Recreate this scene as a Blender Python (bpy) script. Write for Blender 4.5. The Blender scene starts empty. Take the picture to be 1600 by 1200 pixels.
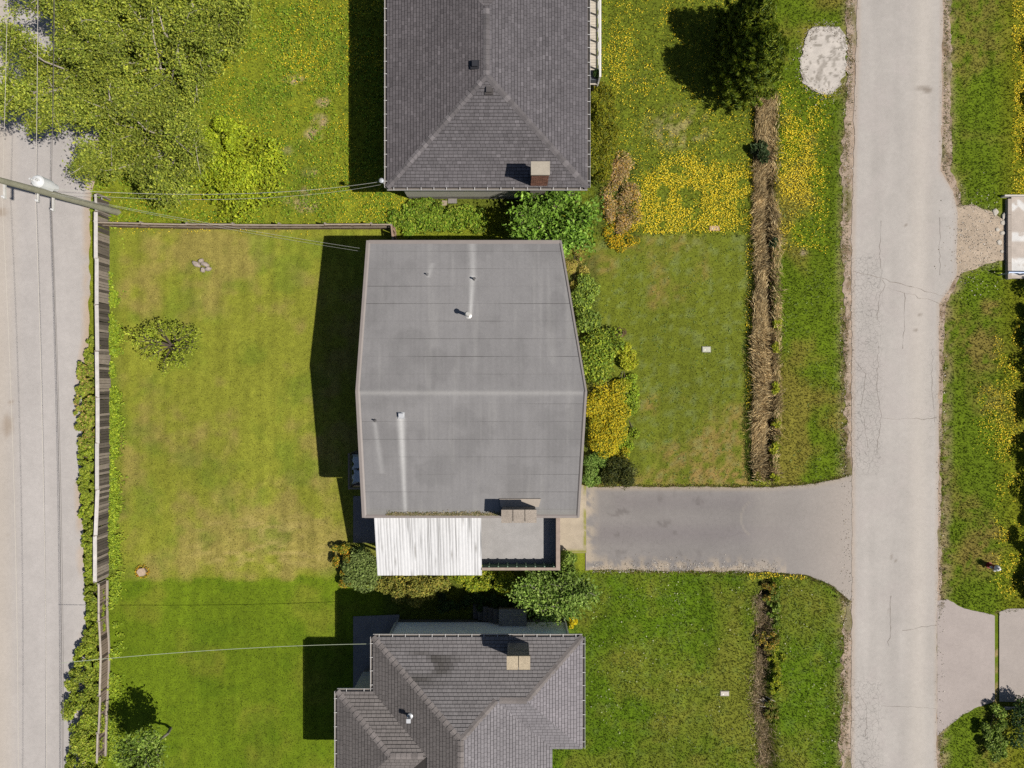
import bpy, math, random
import numpy as np
from mathutils import Vector, Matrix

# ------------------------------------------------------------------ camera, sky, sun, exposure
SC = bpy.context.scene
H = 37.333                # camera height over the ground, metres
S = 0.035                 # metres of ground per photo pixel
COL = SC.collection
cam = bpy.data.cameras.new('camera')
cam.sensor_width = 36.0
cam.lens = 24.0
cam.clip_end = 3000
camo = bpy.data.objects.new('camera', cam)
COL.objects.link(camo)
camo.location = (0, 0, H)
camo.rotation_euler = (0, 0, 0)
SC.camera = camo

SUNV = Vector((0.6895, -0.2625, 1.0)).normalized()   # towards the sun
world = bpy.data.worlds.new('World')
SC.world = world
world.use_nodes = True
wn = world.node_tree
sky = wn.nodes.new('ShaderNodeTexSky')
sky.sky_type = 'NISHITA'
sky.sun_disc = False
sky.sun_elevation = math.asin(SUNV.z)
sky.sun_rotation = math.atan2(SUNV.x, SUNV.y)
wn.links.new(sky.outputs['Color'], wn.nodes['Background'].inputs['Color'])
wn.nodes['Background'].inputs['Strength'].default_value = 0.05
sun = bpy.data.lights.new('sun', 'SUN')
sun.energy = 5.0
sun.angle = math.radians(0.53)
sun.color = (1.0, 0.945, 0.855)
suno = bpy.data.objects.new('sun', sun)
COL.objects.link(suno)
suno.location = SUNV * 60
suno.rotation_euler = SUNV.to_track_quat('Z', 'Y').to_euler()
SC.view_settings.view_transform = 'Standard'
SC.view_settings.look = 'None'
SC.view_settings.gamma = 1.0
SC.view_settings.use_curve_mapping = False
SC.view_settings.exposure = 0.53
SC.cycles.use_denoising = False
SC.cycles.max_bounces = 6
SC.cycles.transparent_max_bounces = 6

random.seed(7)
RNG = np.random.default_rng(11)
K = 1.98                  # what a white sheet in full sun reads at this exposure

# ------------------------------------------------------------------ helpers
def P(px, py, z=0.0):
    """where a photo point lies when it is z metres above the ground"""
    f = (H - z) / H
    return ((px - 800) * S * f, -(py - 600) * S * f, z)
def G(px, py, z=0.0):
    """plan position (photo pixels on the ground)"""
    return ((px - 800) * S, -(py - 600) * S, z)
def gx(px): return (px - 800) * S
def gy(py): return -(py - 600) * S

def lin(r, g, b):
    o = []
    for c in (r, g, b):
        c /= 255.0
        o.append(c / 12.92 if c <= 0.04045 else ((c + 0.055) / 1.055) ** 2.4)
    return np.array(o)
def alb(r, g, b, k=1.0):
    """albedo of a sunlit surface that shows this sRGB colour"""
    return np.clip(lin(r, g, b) / K * k, 0.004, 0.85)

_LAT = RNG.random((64, 256, 256)).astype(np.float32)
def vnoise(x, y, scale, seed=0):
    x = np.asarray(x, dtype=np.float64) * scale + 101.3 + seed * 3.7
    y = np.asarray(y, dtype=np.float64) * scale + 57.9 + seed * 1.3
    xi = np.floor(x).astype(int); yi = np.floor(y).astype(int)
    fx = x - xi; fy = y - yi
    fx = fx * fx * (3 - 2 * fx); fy = fy * fy * (3 - 2 * fy)
    L = _LAT[seed % 64]
    a = L[xi % 256, yi % 256]; b = L[(xi + 1) % 256, yi % 256]
    c = L[xi % 256, (yi + 1) % 256]; d = L[(xi + 1) % 256, (yi + 1) % 256]
    return (a * (1 - fx) + b * fx) * (1 - fy) + (c * (1 - fx) + d * fx) * fy
def fbm(x, y, scale, seed=0, octv=4):
    t = 0; a = 1; n = 0
    for o in range(octv):
        t = t + a * vnoise(x, y, scale * 2 ** o, seed + o); n += a; a *= 0.55
    return t / n
def sstep(a, b, x):
    t = np.clip((np.asarray(x, float) - a) / (b - a), 0, 1)
    return t * t * (3 - 2 * t)
def boxm(px, py, x0, x1, y0, y1, s=8.0):
    return sstep(x0 - s, x0 + s, px) * (1 - sstep(x1 - s, x1 + s, px)) * sstep(y0 - s, y0 + s, py) * (1 - sstep(y1 - s, y1 + s, py))
def blob(px, py, cx, cy, rx, ry):
    d = np.sqrt(((px - cx) / rx) ** 2 + ((py - cy) / ry) ** 2)
    return 1 - sstep(0.4, 1.15, d)
def inpoly(px, py, poly):
    px = np.asarray(px, float); py = np.asarray(py, float)
    r = np.zeros(px.shape, bool); n = len(poly); j = n - 1
    for i in range(n):
        xi, yi = poly[i]; xj, yj = poly[j]
        c = ((yi > py) != (yj > py)) & (px < (xj - xi) * (py - yi) / ((yj - yi) or 1e-9) + xi)
        r ^= c; j = i
    return r

# ------------------------------------------------------------------ materials
MATS = {}
def new_mat(name):
    m = bpy.data.materials.new(name); m.use_nodes = True
    nt = m.node_tree
    b = nt.nodes['Principled BSDF']
    return m, nt, b
def N(nt, t, **kw):
    n = nt.nodes.new(t)
    for k, v in kw.items():
        if hasattr(n, k): setattr(n, k, v)
        else: n.inputs[k].default_value = v
    return n
def mathn(nt, op, a, b=None):
    n = nt.nodes.new('ShaderNodeMath'); n.operation = op
    for i, v in enumerate((a, b)):
        if v is None: continue
        if isinstance(v, (int, float)): n.inputs[i].default_value = v
        else: nt.links.new(v, n.inputs[i])
    return n.outputs[0]
def scalecol(nt, col, fac):
    n = nt.nodes.new('ShaderNodeVectorMath'); n.operation = 'SCALE'
    nt.links.new(col, n.inputs[0]); nt.links.new(fac, n.inputs['Scale'])
    return n.outputs[0]
def surf(name, color=None, rough=0.85, noises=((8, 0.25), (60, 0.3)), bump=0.0, bscale=60, metal=0.0, spec=0.3, stretch=None, cracks=False):
    """colour (or the Col attribute) broken up by world-space noise"""
    m, nt, b = new_mat(name)
    pos = nt.nodes.new('ShaderNodeNewGeometry').outputs['Position']
    if stretch:
        mp = nt.nodes.new('ShaderNodeMapping'); mp.inputs['Scale'].default_value = stretch
        nt.links.new(pos, mp.inputs['Vector']); pos = mp.outputs['Vector']
    if color is None:
        base = N(nt, 'ShaderNodeAttribute', attribute_name='Col').outputs['Color']
    else:
        rgb = nt.nodes.new('ShaderNodeRGB'); rgb.outputs[0].default_value = (*color, 1); base = rgb.outputs[0]
    last = None
    for sc_, amt in noises:
        t = N(nt, 'ShaderNodeTexNoise'); t.inputs['Scale'].default_value = sc_; t.inputs['Detail'].default_value = 3
        nt.links.new(pos, t.inputs['Vector'])
        f = mathn(nt, 'MULTIPLY', mathn(nt, 'SUBTRACT', t.outputs['Fac'], 0.5), amt * 3.0)
        base = scalecol(nt, base, mathn(nt, 'MAXIMUM', mathn(nt, 'ADD', f, 1.0), 0.15)); last = t
    if cracks:
        msk = N(nt, 'ShaderNodeAttribute', attribute_name='mask').outputs['Fac']
        dn = N(nt, 'ShaderNodeTexNoise'); dn.inputs['Scale'].default_value = 2.2; dn.inputs['Detail'].default_value = 4
        nt.links.new(pos, dn.inputs['Vector'])
        off = nt.nodes.new('ShaderNodeVectorMath'); off.operation = 'MULTIPLY_ADD'
        nt.links.new(dn.outputs['Color'], off.inputs[0]); off.inputs[1].default_value = (0.45, 0.45, 0); nt.links.new(pos, off.inputs[2])
        for sc_, wd, dk in ((4.6, 0.030, 0.34), (0.6, 0.006, 0.3)):
            v = N(nt, 'ShaderNodeTexVoronoi', feature='DISTANCE_TO_EDGE'); v.inputs['Scale'].default_value = sc_
            nt.links.new(off.outputs[0], v.inputs['Vector'])
            line = mathn(nt, 'LESS_THAN', v.outputs['Distance'], wd)
            k = mathn(nt, 'MULTIPLY', mathn(nt, 'MULTIPLY', line, msk), dk)
            base = scalecol(nt, base, mathn(nt, 'SUBTRACT', 1.0, k))
    nt.links.new(base, b.inputs['Base Color'])
    b.inputs['Roughness'].default_value = rough; b.inputs['Metallic'].default_value = metal
    b.inputs['Specular IOR Level'].default_value = spec
    if bump:
        t = N(nt, 'ShaderNodeTexNoise'); t.inputs['Scale'].default_value = bscale; t.inputs['Detail'].default_value = 4
        nt.links.new(pos, t.inputs['Vector'])
        bp = nt.nodes.new('ShaderNodeBump'); bp.inputs['Strength'].default_value = bump; bp.inputs['Distance'].default_value = 0.03
        nt.links.new(t.outputs['Fac'], bp.inputs['Height']); nt.links.new(bp.outputs['Normal'], b.inputs['Normal'])
    MATS[name] = m
    return m
def leafmat(name, trans=0.3, rough=0.6):
    m, nt, b = new_mat(name)
    at = N(nt, 'ShaderNodeAttribute', attribute_name='Col').outputs['Color']
    b.inputs['Roughness'].default_value = rough
    b.inputs['Specular IOR Level'].default_value = 0.25
    nt.links.new(at, b.inputs['Base Color'])
    tr = nt.nodes.new('ShaderNodeBsdfTranslucent'); nt.links.new(at, tr.inputs['Color'])
    mx = nt.nodes.new('ShaderNodeMixShader'); mx.inputs[0].default_value = trans
    nt.links.new(b.outputs[0], mx.inputs[1]); nt.links.new(tr.outputs[0], mx.inputs[2])
    nt.links.new(mx.outputs[0], nt.nodes['Material Output'].inputs['Surface'])
    MATS[name] = m
    return m

surf('soil_grass', rough=0.95, noises=((3.0, 0.16), (14, 0.3), (40, 0.5)), bump=0.8, bscale=45, spec=0.1)
surf('asphalt', rough=0.9, noises=((0.6, 0.04), (5, 0.06), (90, 0.16)), bump=0.25, bscale=120, spec=0.2, cracks=True)
surf('gravel', rough=0.95, noises=((3, 0.15), (26, 0.3), (70, 0.35)), bump=0.9, bscale=40, spec=0.15)
surf('concrete', rough=0.9, noises=((2.5, 0.13), (22, 0.12), (110, 0.18)), bump=0.25, bscale=90, spec=0.2)
surf('membrane', rough=0.88, noises=((1.2, 0.07), (9, 0.07), (140, 0.16)), bump=0.2, bscale=150, spec=0.2)
surf('shingle', rough=0.92, noises=((2.0, 0.10), (16, 0.12), (130, 0.3)), bump=0.4, bscale=140, spec=0.15)
surf('weathered_wood', rough=0.9, noises=((4, 0.18), (40, 0.25)), bump=0.3, bscale=60, spec=0.15)
surf('painted', rough=0.6, noises=((3, 0.07), (30, 0.07)), spec=0.35)
surf('corrugated', rough=0.5, noises=((1.5, 0.05), (14, 0.08)), spec=0.4, stretch=(1, 0.16, 1))
surf('stone', rough=0.9, noises=((6, 0.2), (45, 0.25)), bump=0.5, bscale=50, spec=0.2)
surf('brick', rough=0.9, noises=((12, 0.2), (60, 0.25)), bump=0.4, bscale=60)
surf('bark', rough=0.95, noises=((8, 0.25), (50, 0.3)), bump=0.6, bscale=40)
surf('metal', rough=0.42, noises=((6, 0.06), (30, 0.06)), metal=0.35, spec=0.5)
surf('cable', rough=0.55, noises=((6, 0.05),), spec=0.4)
surf('cloth', rough=0.8, noises=((5, 0.08), (40, 0.06)))
leafmat('leaf', 0.32)
leafmat('blade', 0.25, 0.75)
leafmat('petal', 0.2, 0.7)
surf('dark_glass', color=(0.02, 0.03, 0.04), rough=0.08, noises=((3, 0.05),), spec=0.6)

# ------------------------------------------------------------------ object helpers
ORG = {}
def tag(o, label=None, cat=None, group=None, kind=None):
    if label: o['label'] = label
    if cat: o['category'] = cat
    if group: o['group'] = group
    if kind: o['kind'] = kind
    return o
def thing(name, label, cat, loc=(0, 0, 0), group=None):
    o = bpy.data.objects.new(name, None); COL.objects.link(o)
    o.location = loc; o.empty_display_size = 0.3
    ORG[o] = Vector(loc)
    return tag(o, label, cat, group)
def mkmesh(name, verts, faces, mat, cols=None, mask=None, smooth=False):
    me = bpy.data.meshes.new(name)
    if isinstance(faces, np.ndarray):
        nv, nf, k = len(verts), len(faces), faces.shape[1]
        me.vertices.add(nv); me.vertices.foreach_set('co', np.asarray(verts, np.float32).ravel())
        me.loops.add(nf * k); me.loops.foreach_set('vertex_index', faces.astype(np.int32).ravel())
        me.polygons.add(nf); me.polygons.foreach_set('loop_start', np.arange(nf, dtype=np.int32) * k)
        me.update(calc_edges=True)
    else:
        me.from_pydata([tuple(v) for v in verts], [], faces); me.update()
    if cols is not None:
        a = me.attributes.new('Col', 'FLOAT_COLOR', 'POINT')
        c = np.ones((len(verts), 4), np.float32); c[:, :3] = cols
        a.data.foreach_set('color', c.ravel())
    if mask is not None:
        a = me.attributes.new('mask', 'FLOAT', 'POINT')
        a.data.foreach_set('value', np.asarray(mask, np.float32).ravel())
    me.polygons.foreach_set('use_smooth', np.full(len(me.polygons), bool(smooth)))
    me.materials.append(MATS[mat])
    return me
def mkobj(name, me, parent=None, loc=None, org=None):
    o = bpy.data.objects.new(name, me); COL.objects.link(o)
    if parent is not None:
        o.parent = parent
        ORG[o] = ORG[parent]
    else:
        ORG[o] = Vector(org or (0, 0, 0)); o.location = ORG[o]
    if loc is not None: o.location = loc
    return o
class MB:
    """collects world-space shapes for one mesh object"""
    def __init__(s): s.v = []; s.f = []; s.c = []
    def add(s, vs, fs, col):
        n = len(s.v); s.v += [tuple(v) for v in vs]; s.f += [tuple(i + n for i in f) for f in fs]
        s.c += [tuple(col)] * len(vs); return s
    def box(s, x0, x1, y0, y1, z0, z1, col):
        x0, x1 = min(x0, x1), max(x0, x1); y0, y1 = min(y0, y1), max(y0, y1)
        vs = [(x, y, z) for z in (z0, z1) for (x, y) in ((x0, y0), (x1, y0), (x1, y1), (x0, y1))]
        return s.add(vs, [(3, 2, 1, 0), (4, 5, 6, 7), (0, 1, 5, 4), (1, 2, 6, 5), (2, 3, 7, 6), (3, 0, 4, 7)], col)
    def prism(s, poly, z0, z1, col):
        """poly: list of (x,y); z1 may be a function of (x,y)"""
        if sum(a[0] * b[1] - b[0] * a[1] for a, b in zip(poly, poly[1:] + poly[:1])) < 0: poly = poly[::-1]
        n = len(poly); zf = z1 if callable(z1) else (lambda x, y: z1)
        zb = z0 if callable(z0) else (lambda x, y: z0)
        vs = [(x, y, zb(x, y)) for x, y in poly] + [(x, y, zf(x, y)) for x, y in poly]
        fs = [tuple(range(n))[::-1], tuple(range(n, 2 * n))] + [(i, (i + 1) % n, n + (i + 1) % n, n + i) for i in range(n)]
        return s.add(vs, fs, col)
    def bar(s, p0, p1, w, h, col, up=(0, 0, 1)):
        p0, p1 = Vector(p0), Vector(p1); d = (p1 - p0).normalized()
        u = Vector(up)
        if abs(d.dot(u)) > 0.99: u = Vector((1, 0, 0))
        a = d.cross(u).normalized() * (w / 2); b = a.cross(d).normalized() * (h / 2)
        vs = [p + sa * a + sb * b for p in (p0, p1) for sa, sb in ((-1, -1), (1, -1), (1, 1), (-1, 1))]
        return s.add(vs, [(0, 1, 2, 3), (7, 6, 5, 4), (0, 4, 5, 1), (1, 5, 6, 2), (2, 6, 7, 3), (3, 7, 4, 0)], col)
    def tube(s, pts, rad, col, n=6, cap=True):
        pts = [Vector(p) for p in pts]; m = len(pts)
        if not hasattr(rad, '__len__'): rad = [rad] * m
        vs = []
        for i, p in enumerate(pts):
            d = (pts[min(i + 1, m - 1)] - pts[max(i - 1, 0)])
            d = d.normalized() if d.length > 1e-9 else Vector((0, 0, 1))
            a = d.cross(Vector((0, 0, 1)) if abs(d.z) < 0.9 else Vector((1, 0, 0))).normalized(); b = d.cross(a)
            vs += [p + (a * math.cos(t) + b * math.sin(t)) * rad[i] for t in [2 * math.pi * k / n for k in range(n)]]
        fs = [(i * n + k, i * n + (k + 1) % n, (i + 1) * n + (k + 1) % n, (i + 1) * n + k) for i in range(m - 1) for k in range(n)]
        if cap: fs += [tuple(range(n)), tuple((m - 1) * n + k for k in range(n))[::-1]]
        return s.add(vs, fs, col)
    def lathe(s, c, prof, col, n=14):
        vs = []; m = len(prof)
        for r, z in prof:
            vs += [(c[0] + r * math.cos(2 * math.pi * k / n), c[1] + r * math.sin(2 * math.pi * k / n), c[2] + z) for k in range(n)]
        fs = [(i * n + k, i * n + (k + 1) % n, (i + 1) * n + (k + 1) % n, (i + 1) * n + k) for i in range(m - 1) for k in range(n)]
        fs += [tuple(range(n))[::-1], tuple((m - 1) * n + k for k in range(n))]
        return s.add(vs, fs, col)
    def build(s, name, mat, parent=None, org=None, smooth=False):
        o_ = ORG[parent] if parent is not None else Vector(org or (0, 0, 0))
        v = np.array(s.v) - np.array(o_)
        me = mkmesh(name, v, s.f, mat, np.array(s.c), smooth=smooth)
        return mkobj(name, me, parent, org=org)

def sheet(name, us, va, vb, nv, z, colf, mat, axis='y', maskf=None):
    """a strip between curves va(u) and vb(u), in photo pixels on the ground; axis is the direction of u"""
    us = np.asarray(us, float); t = np.linspace(0, 1, nv)
    A = va(us)[:, None]; B = vb(us)[:, None]
    vv = A * (1 - t) + B * t; uu = np.repeat(us[:, None], nv, 1)
    px, py = (vv, uu) if axis == 'y' else (uu, vv)
    x = (px - 800) * S; y = -(py - 600) * S
    zz = z(px, py) if callable(z) else np.full(px.shape, z)
    V = np.stack([x, y, zz], -1).reshape(-1, 3)
    n = len(us); i = np.arange((n - 1) * (nv - 1)); r = i // (nv - 1); c = i % (nv - 1); a = r * nv + c
    F = np.stack([a, a + 1, a + nv + 1, a + nv], 1)
    e1 = V[F[0, 1]] - V[F[0, 0]]; e2 = V[F[0, 3]] - V[F[0, 0]]
    if e1[0] * e2[1] - e1[1] * e2[0] < 0: F = F[:, ::-1]
    cols = colf(px.ravel(), py.ravel())
    me = mkmesh(name, V, F, mat, cols, None if maskf is None else maskf(px.ravel(), py.ravel()))
    o = mkobj(name, me); o['kind'] = 'structure'
    return o
def curve(*pts):
    xs = [p[0] for p in pts]; ys = [p[1] for p in pts]
    return lambda u: np.interp(u, xs, ys)
def jag(f, amp, scale, seed):
    return lambda u: f(u) + (fbm(u, u * 0 + seed * 9.1, scale, seed, 4) - 0.5) * 2 * amp

# ------------------------------------------------------------------ ground: one sheet, lawn colours by plot
ROAD_L = curve((-400, 1340), (66, 1338), (250, 1333), (420, 1330), (900, 1331), (1600, 1327))
ROAD_R = curve((-400, 1474), (66, 1472), (268, 1470), (300, 1489), (330, 1496), (430, 1494), (452, 1482), (475, 1467), (800, 1465), (1600, 1461))
LANE_R = curve((-600, 168), (200, 160), (330, 141), (520, 140), (560, 133), (640, 128), (760, 128), (900, 133), (1000, 134), (1600, 132))
DRV_T = curve((915, 760), (1200, 761), (1270, 757), (1322, 745), (1345, 738))
DRV_B = curve((915, 890), (1150, 893), (1200, 893), (1262, 899), (1300, 914), (1325, 936), (1345, 945))
NHOUSE = [(640, 310), (891, 310), (891, -40), (640, -40)]
MHOUSE = [(615, 420), (852, 420), (884, 610), (876, 770), (866, 862), (610, 866), (606, 610)]
SHOUSE = [(619, 968), (883, 968), (883, 1094), (842, 1094), (842, 1300), (570, 1300), (570, 1043), (619, 1043)]
PATIO = [(552, 963), (625, 960), (625, 1085), (550, 1085)]
def paved(px, py):
    r = (px > ROAD_L(py) - 2) & (px < ROAD_R(py) + 2)
    r |= px < LANE_R(py)
    r |= (px > 880) & (px < 1340) & (py > DRV_T(px)) & (py < DRV_B(px))
    r |= inpoly(px, py, [(872, 762), (916, 762), (916, 862), (872, 862)])
    r |= inpoly(px, py, PATIO)
    r |= inpoly(px, py, [(1455, 1000), (1480, 930), (1500, 948), (1556, 962), (1610, 950), (1700, 950), (1700, 1102), (1560, 1102), (1510, 1110), (1470, 1140), (1455, 1140)])
    r |= (np.abs(px - 1289) < 36) & (py > 44) & (py < 146 - np.abs(px - 1289) * .4)
    r |= inpoly(px, py, [(1490, 326), (1520, 322), (1545, 334), (1562, 345), (1562, 306), (1720, 306), (1720, 436), (1562, 436), (1562, 404), (1540, 408), (1510, 421), (1490, 432)])
    return r
def house_at(px, py):
    return inpoly(px, py, NHOUSE) | inpoly(px, py, MHOUSE) | inpoly(px, py, SHOUSE)
def dryness_edges(px, py):
    """dry gravelly grass beside the asphalt"""
    d = sstep(26, 3, np.abs(px - (ROAD_L(py) - 4))) * (px < 1345)
    d = np.maximum(d, sstep(22, 4, np.abs(px - (ROAD_R(py) + 6))) * (px > 1450))
    return d
def ditch(px, py):
    c = np.where(py < 820, 1201 + 3 * np.sin(py / 70.0) + 8 * (vnoise(py * 0, py * S, .5, 30) - .5), 1197 + 5 * np.sin(py / 60.0))
    m = np.where((py < 752) & (py > 120), 1.0, 0.0) * sstep(110, 190, py) * (1 - sstep(738, 752, py)) + sstep(898, 912, py)
    return np.exp(-((px - c) / np.where(py < 820, 7.5, 11.0)) ** 2) * m
def strawzone(px, py):
    w = 14 * (fbm(py * 0, py * S, .5, 32, 3) - .5); w2 = 20 * (fbm(py * 0, py * S, .55, 28, 3) - .5)
    return sstep(1174 + w, 1181 + w, px) * sstep(1218 + w2, 1208 + w2, px) * sstep(140, 165, py) * sstep(752, 742, py)
def gheight(px, py):
    x = (px - 800) * S; y = -(py - 600) * S
    h = (fbm(x, y, 0.5, 3, 3) - 0.5) * 0.016
    h = h - 0.45 * ditch(px, py)
    return np.where(paved(px, py) | house_at(px, py), np.minimum(h, -0.03), h)
GREEN = dict(back=(149, 153, 54), backdry=(166, 150, 84), south=(116, 138, 28), meadow=(140, 150, 42), mfront=(118, 130, 38),
             front=(122, 132, 42), frontdry=(164, 138, 80), verge=(108, 130, 26), deep=(99, 127, 20), tan=(186, 166, 124), lush=(116, 138, 42))
GA = {k: alb(*v) for k, v in GREEN.items()}
def mixc(c, col, m):
    m = np.clip(m, 0, 1)[:, None]
    return c * (1 - m) + col[None, :] * m
def lawn(px, py):
    px = np.asarray(px, float).ravel(); py = np.asarray(py, float).ravel()
    x = (px - 800) * S; y = -(py - 600) * S
    n1 = fbm(x, y, 0.35, 5); n2 = fbm(x, y, 1.1, 9); n3 = fbm(x, y, 3.2, 14, 3)
    c = np.repeat(GA['meadow'][None, :], len(px), 0)
    # back lawn of the middle plot
    b = boxm(px, py, 165, 620, 358, 905 + (n2 - .5) * 20, 4)
    c = mixc(c, GA['back'], b)
    stripe = 0.5 + 0.5 * np.sin(px / 9.0 + 2 * n1)
    dry = sstep(0.47, 0.66, n1 * 0.6 + n2 * 0.4 + 0.10 * blob(px, py, 225, 430, 45, 110) + 0.08 * blob(px, py, 300, 740, 110, 120) + 0.16 * blob(px, py, 410, 850, 150, 55) - 0.10 * blob(px, py, 420, 560, 80, 200) + 0.03 * stripe)
    c = mixc(c, GA['backdry'], b * dry * 0.75)
    c = mixc(c, GA['lush'], b * (sstep(0.52, 0.72, fbm(x, y, 0.5, 21)) * 0.5 + 0.5 * (1 - sstep(176, 196, px))))
    rake = sstep(0.55, 0.75, vnoise(x * 0.35, y, 5.0, 31)) * blob(px, py, 410, 850, 140, 60)
    c = mixc(c, alb(188, 170, 104), rake * 0.6)
    # south back lawn
    s_ = boxm(px, py, 165, 620, 905 + (n2 - .5) * 20, 1700, 5)
    c = mixc(c, GA['south'], s_)
    c = mixc(c, alb(146, 146, 52), s_ * sstep(0.52, 0.70, n1) * 0.55)
    c = mixc(c, GA['deep'], s_ * sstep(0.5, 0.7, fbm(x, y, 0.6, 27)) * 0.5)
    # meadow behind the north house
    m = boxm(px, py, 60, 620, -900, 352, 6)
    bald = np.zeros_like(px)
    for cx, cy, rx, ry in ((490, 210, 17, 12), (500, 190, 14, 14), (484, 270, 14, 10), (478, 320, 22, 14), (455, 312, 18, 9), (505, 160, 14, 8), (460, 125, 20, 8), (450, 235, 12, 8), (478, 300, 12, 10)):
        bald = np.maximum(bald, blob(px, py, cx, cy, rx, ry))
    c = mixc(c, GA['tan'], m * bald * sstep(0.3, 0.6, n3))
    c = mixc(c, GA['lush'], m * sstep(0.5, 0.7, n2) * 0.6)
    # front of the north house
    f = boxm(px, py, 905, 1205, -900, 366, 5)
    c = mixc(c, GA['mfront'], f)
    c = mixc(c, GA['tan'], f * blob(px, py, 1060, 200, 60, 40) * sstep(0.42, 0.66, n3) * 0.5)
    # front lawn of the middle plot
    f = boxm(px, py, 880, 1178, 366 + 10 * sstep(1000, 930, px), 757, 4)
    c = mixc(c, GA['front'], f)
    c = mixc(c, GA['frontdry'], f * np.clip(sstep(0.48, 0.68, n1 + 0.16 * sstep(560, 740, py) - 0.05) * 0.8 * sstep(.3, .6, n3) + 0.7 * sstep(725, 752, py) * sstep(0.3, 0.6, n3), 0, 1))
    c = mixc(c, alb(128, 140, 86), f * sstep(0.58, 0.72, n3) * 0.5)
    # verge between ditch and road
    v = boxm(px, py, 1205, 1345, -900, 760, 6)
    c = mixc(c, GA['verge'], v)
    c = mixc(c, alb(144, 132, 58), v * sstep(0.42, 0.64, n1 + 0.1 * boxm(px, py, 1205, 1262, 380, 720, 10)) * 0.8)
    # south front lawn and verge
    d = boxm(px, py, 830, 1345, 893, 1700, 5)
    c = mixc(c, GA['deep'], d)
    c = mixc(c, alb(130, 136, 48), d * np.clip(sstep(0.42, 0.66, n1) * 0.65 + .4 * sstep(.5, .7, n2) + 0.6 * boxm(px, py, 1120, 1168, 920, 1160, 14), 0, 1))
    c = mixc(c, alb(104, 124, 60), d * sstep(0.62, 0.74, n3) * 0.35)
    # far verge
    e = boxm(px, py, 1450, 2600, -900, 1700, 5)
    c = mixc(c, GA['verge'], e)
    c = mixc(c, alb(140, 128, 62), e * np.clip(blob(px, py, 1535, 545, 42, 50) + blob(px, py, 1535, 860, 40, 50) + blob(px, py, 1550, 480, 25, 20) + sstep(0.45, 0.68, n1) * 0.7, 0, 1) * sstep(0.25, 0.55, n3))
    c = mixc(c, alb(132, 134, 30), e * sstep(1545, 1590, px) * 0.7)
    # planting beds and bare soil by the walls
    bed = boxm(px, py, 880, 935, 400, 756, 6) + boxm(px, py, 600, 900, 862, 975, 6) + boxm(px, py, 930, 1000, 240, 375, 8) + blob(px, py, 560, 880, 40, 36) + boxm(px, py, 640, 905, 300, 330, 5)
    c = mixc(c, alb(84, 96, 40), np.clip(bed, 0, 1) * 0.6)
    c = mixc(c, alb(170, 146, 104), sstep(3.5, 1.5, np.abs(px - 1558.5)) * (py > 955) * (py < 1100) * sstep(.35, .6, n3))
    bare = blob(px, py, 1535, 372, 60, 48) + blob(px, py, 1255, 395, 6, 6)
    c = mixc(c, alb(176, 158, 130), bare)
    c = mixc(c, alb(164, 142, 104), strawzone(px, py) * .9)
    c = mixc(c, alb(60, 48, 36), ditch(px, py) * 0.95 * (py < 760))
    c = mixc(c, alb(64, 58, 30), ditch(px, py) * 0.9 * (py > 760))
    c = mixc(c, alb(166, 148, 112), dryness_edges(px, py) * sstep(0.25, 0.65, n3) * 0.9)
    n4 = fbm(x, y, 7.0, 47, 2); streak = vnoise(x * 2.6, y * .35, 1.0, 48); wide = fbm(x, y, .18, 53, 2)
    strip = 1 + .05 * np.sin(x * 8.5 + 5 * n1) * (.5 + n1)
    k_ = (0.70 + 0.34 * n3 + 0.24 * n4) * (.90 + .20 * streak) * (.88 + .24 * wide) * strip
    return c * k_[:, None]

gxs = np.unique(np.concatenate([np.linspace(-1600, -30, 40) * 1.0, np.arange(-30, 30.01, 0.18), np.linspace(30, 1600, 40)]))
gys = np.unique(np.concatenate([np.linspace(-1600, -24, 40), np.arange(-24, 24.01, 0.18), np.linspace(24, 1600, 40)]))
X, Y = np.meshgrid(gxs, gys)
PX = X / S + 800; PY = 600 - Y / S
Z = gheight(PX, PY)
V = np.stack([X, Y, Z], -1).reshape(-1, 3)
nx = len(gxs); ny = len(gys)
i = np.arange((nx - 1) * (ny - 1)); a = (i // (nx - 1)) * nx + i % (nx - 1)
F = np.stack([a, a + 1, a + nx + 1, a + nx], 1)
ground = mkobj('ground', mkmesh('ground', V, F, 'soil_grass', lawn(PX.ravel(), PY.ravel()), smooth=True))
ground['kind'] = 'structure'

# ------------------------------------------------------------------ roads, drives, pads
def road_col(px, py):
    x = (px - 800) * S; y = -(py - 600) * S
    c = np.repeat(alb(194, 188, 183)[None, :], len(px), 0)
    L = ROAD_L(py); R = ROAD_R(py)
    n = fbm(x, y * 0.12, 1.3, 4); n2 = fbm(x, y, 0.8, 8)
    c *= (0.88 + 0.24 * n)[:, None] * (.94 + .12 * fbm(x, y, 2.6, 49, 3))[:, None]
    for wx in (34, 66, 92, 118): c *= (1 - .05 * np.exp(-((px - (L + wx)) / 9.0) ** 2) * (.4 + fbm(x, y * .2, .5, 51)))[:, None]
    c = mixc(c, alb(194, 186, 182), sstep(0.45, 0.7, n2) * 0.5)
    c = mixc(c, alb(214, 205, 195), np.exp(-((px - (L + 105)) / 18) ** 2) * 0.5)
    c = mixc(c, alb(190, 172, 156), sstep(9, 0, px - L) * 0.7 + sstep(7, 0, R - px) * 0.5)
    for cx, cy, rx, ry in ((1449, 141, 9, 6), (1440, 138, 16, 3), (1437, 491, 3, 3), (1430, 516, 3, 4), (1392, 870, 2.4, 3), (1400, 876, 2, 2), (1415, 352, 2, 3), (1389, 954, 2, 3)):
        c = mixc(c, alb(140, 128, 116), blob(px, py, cx, cy, rx, ry) * 0.7)
    return c
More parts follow.
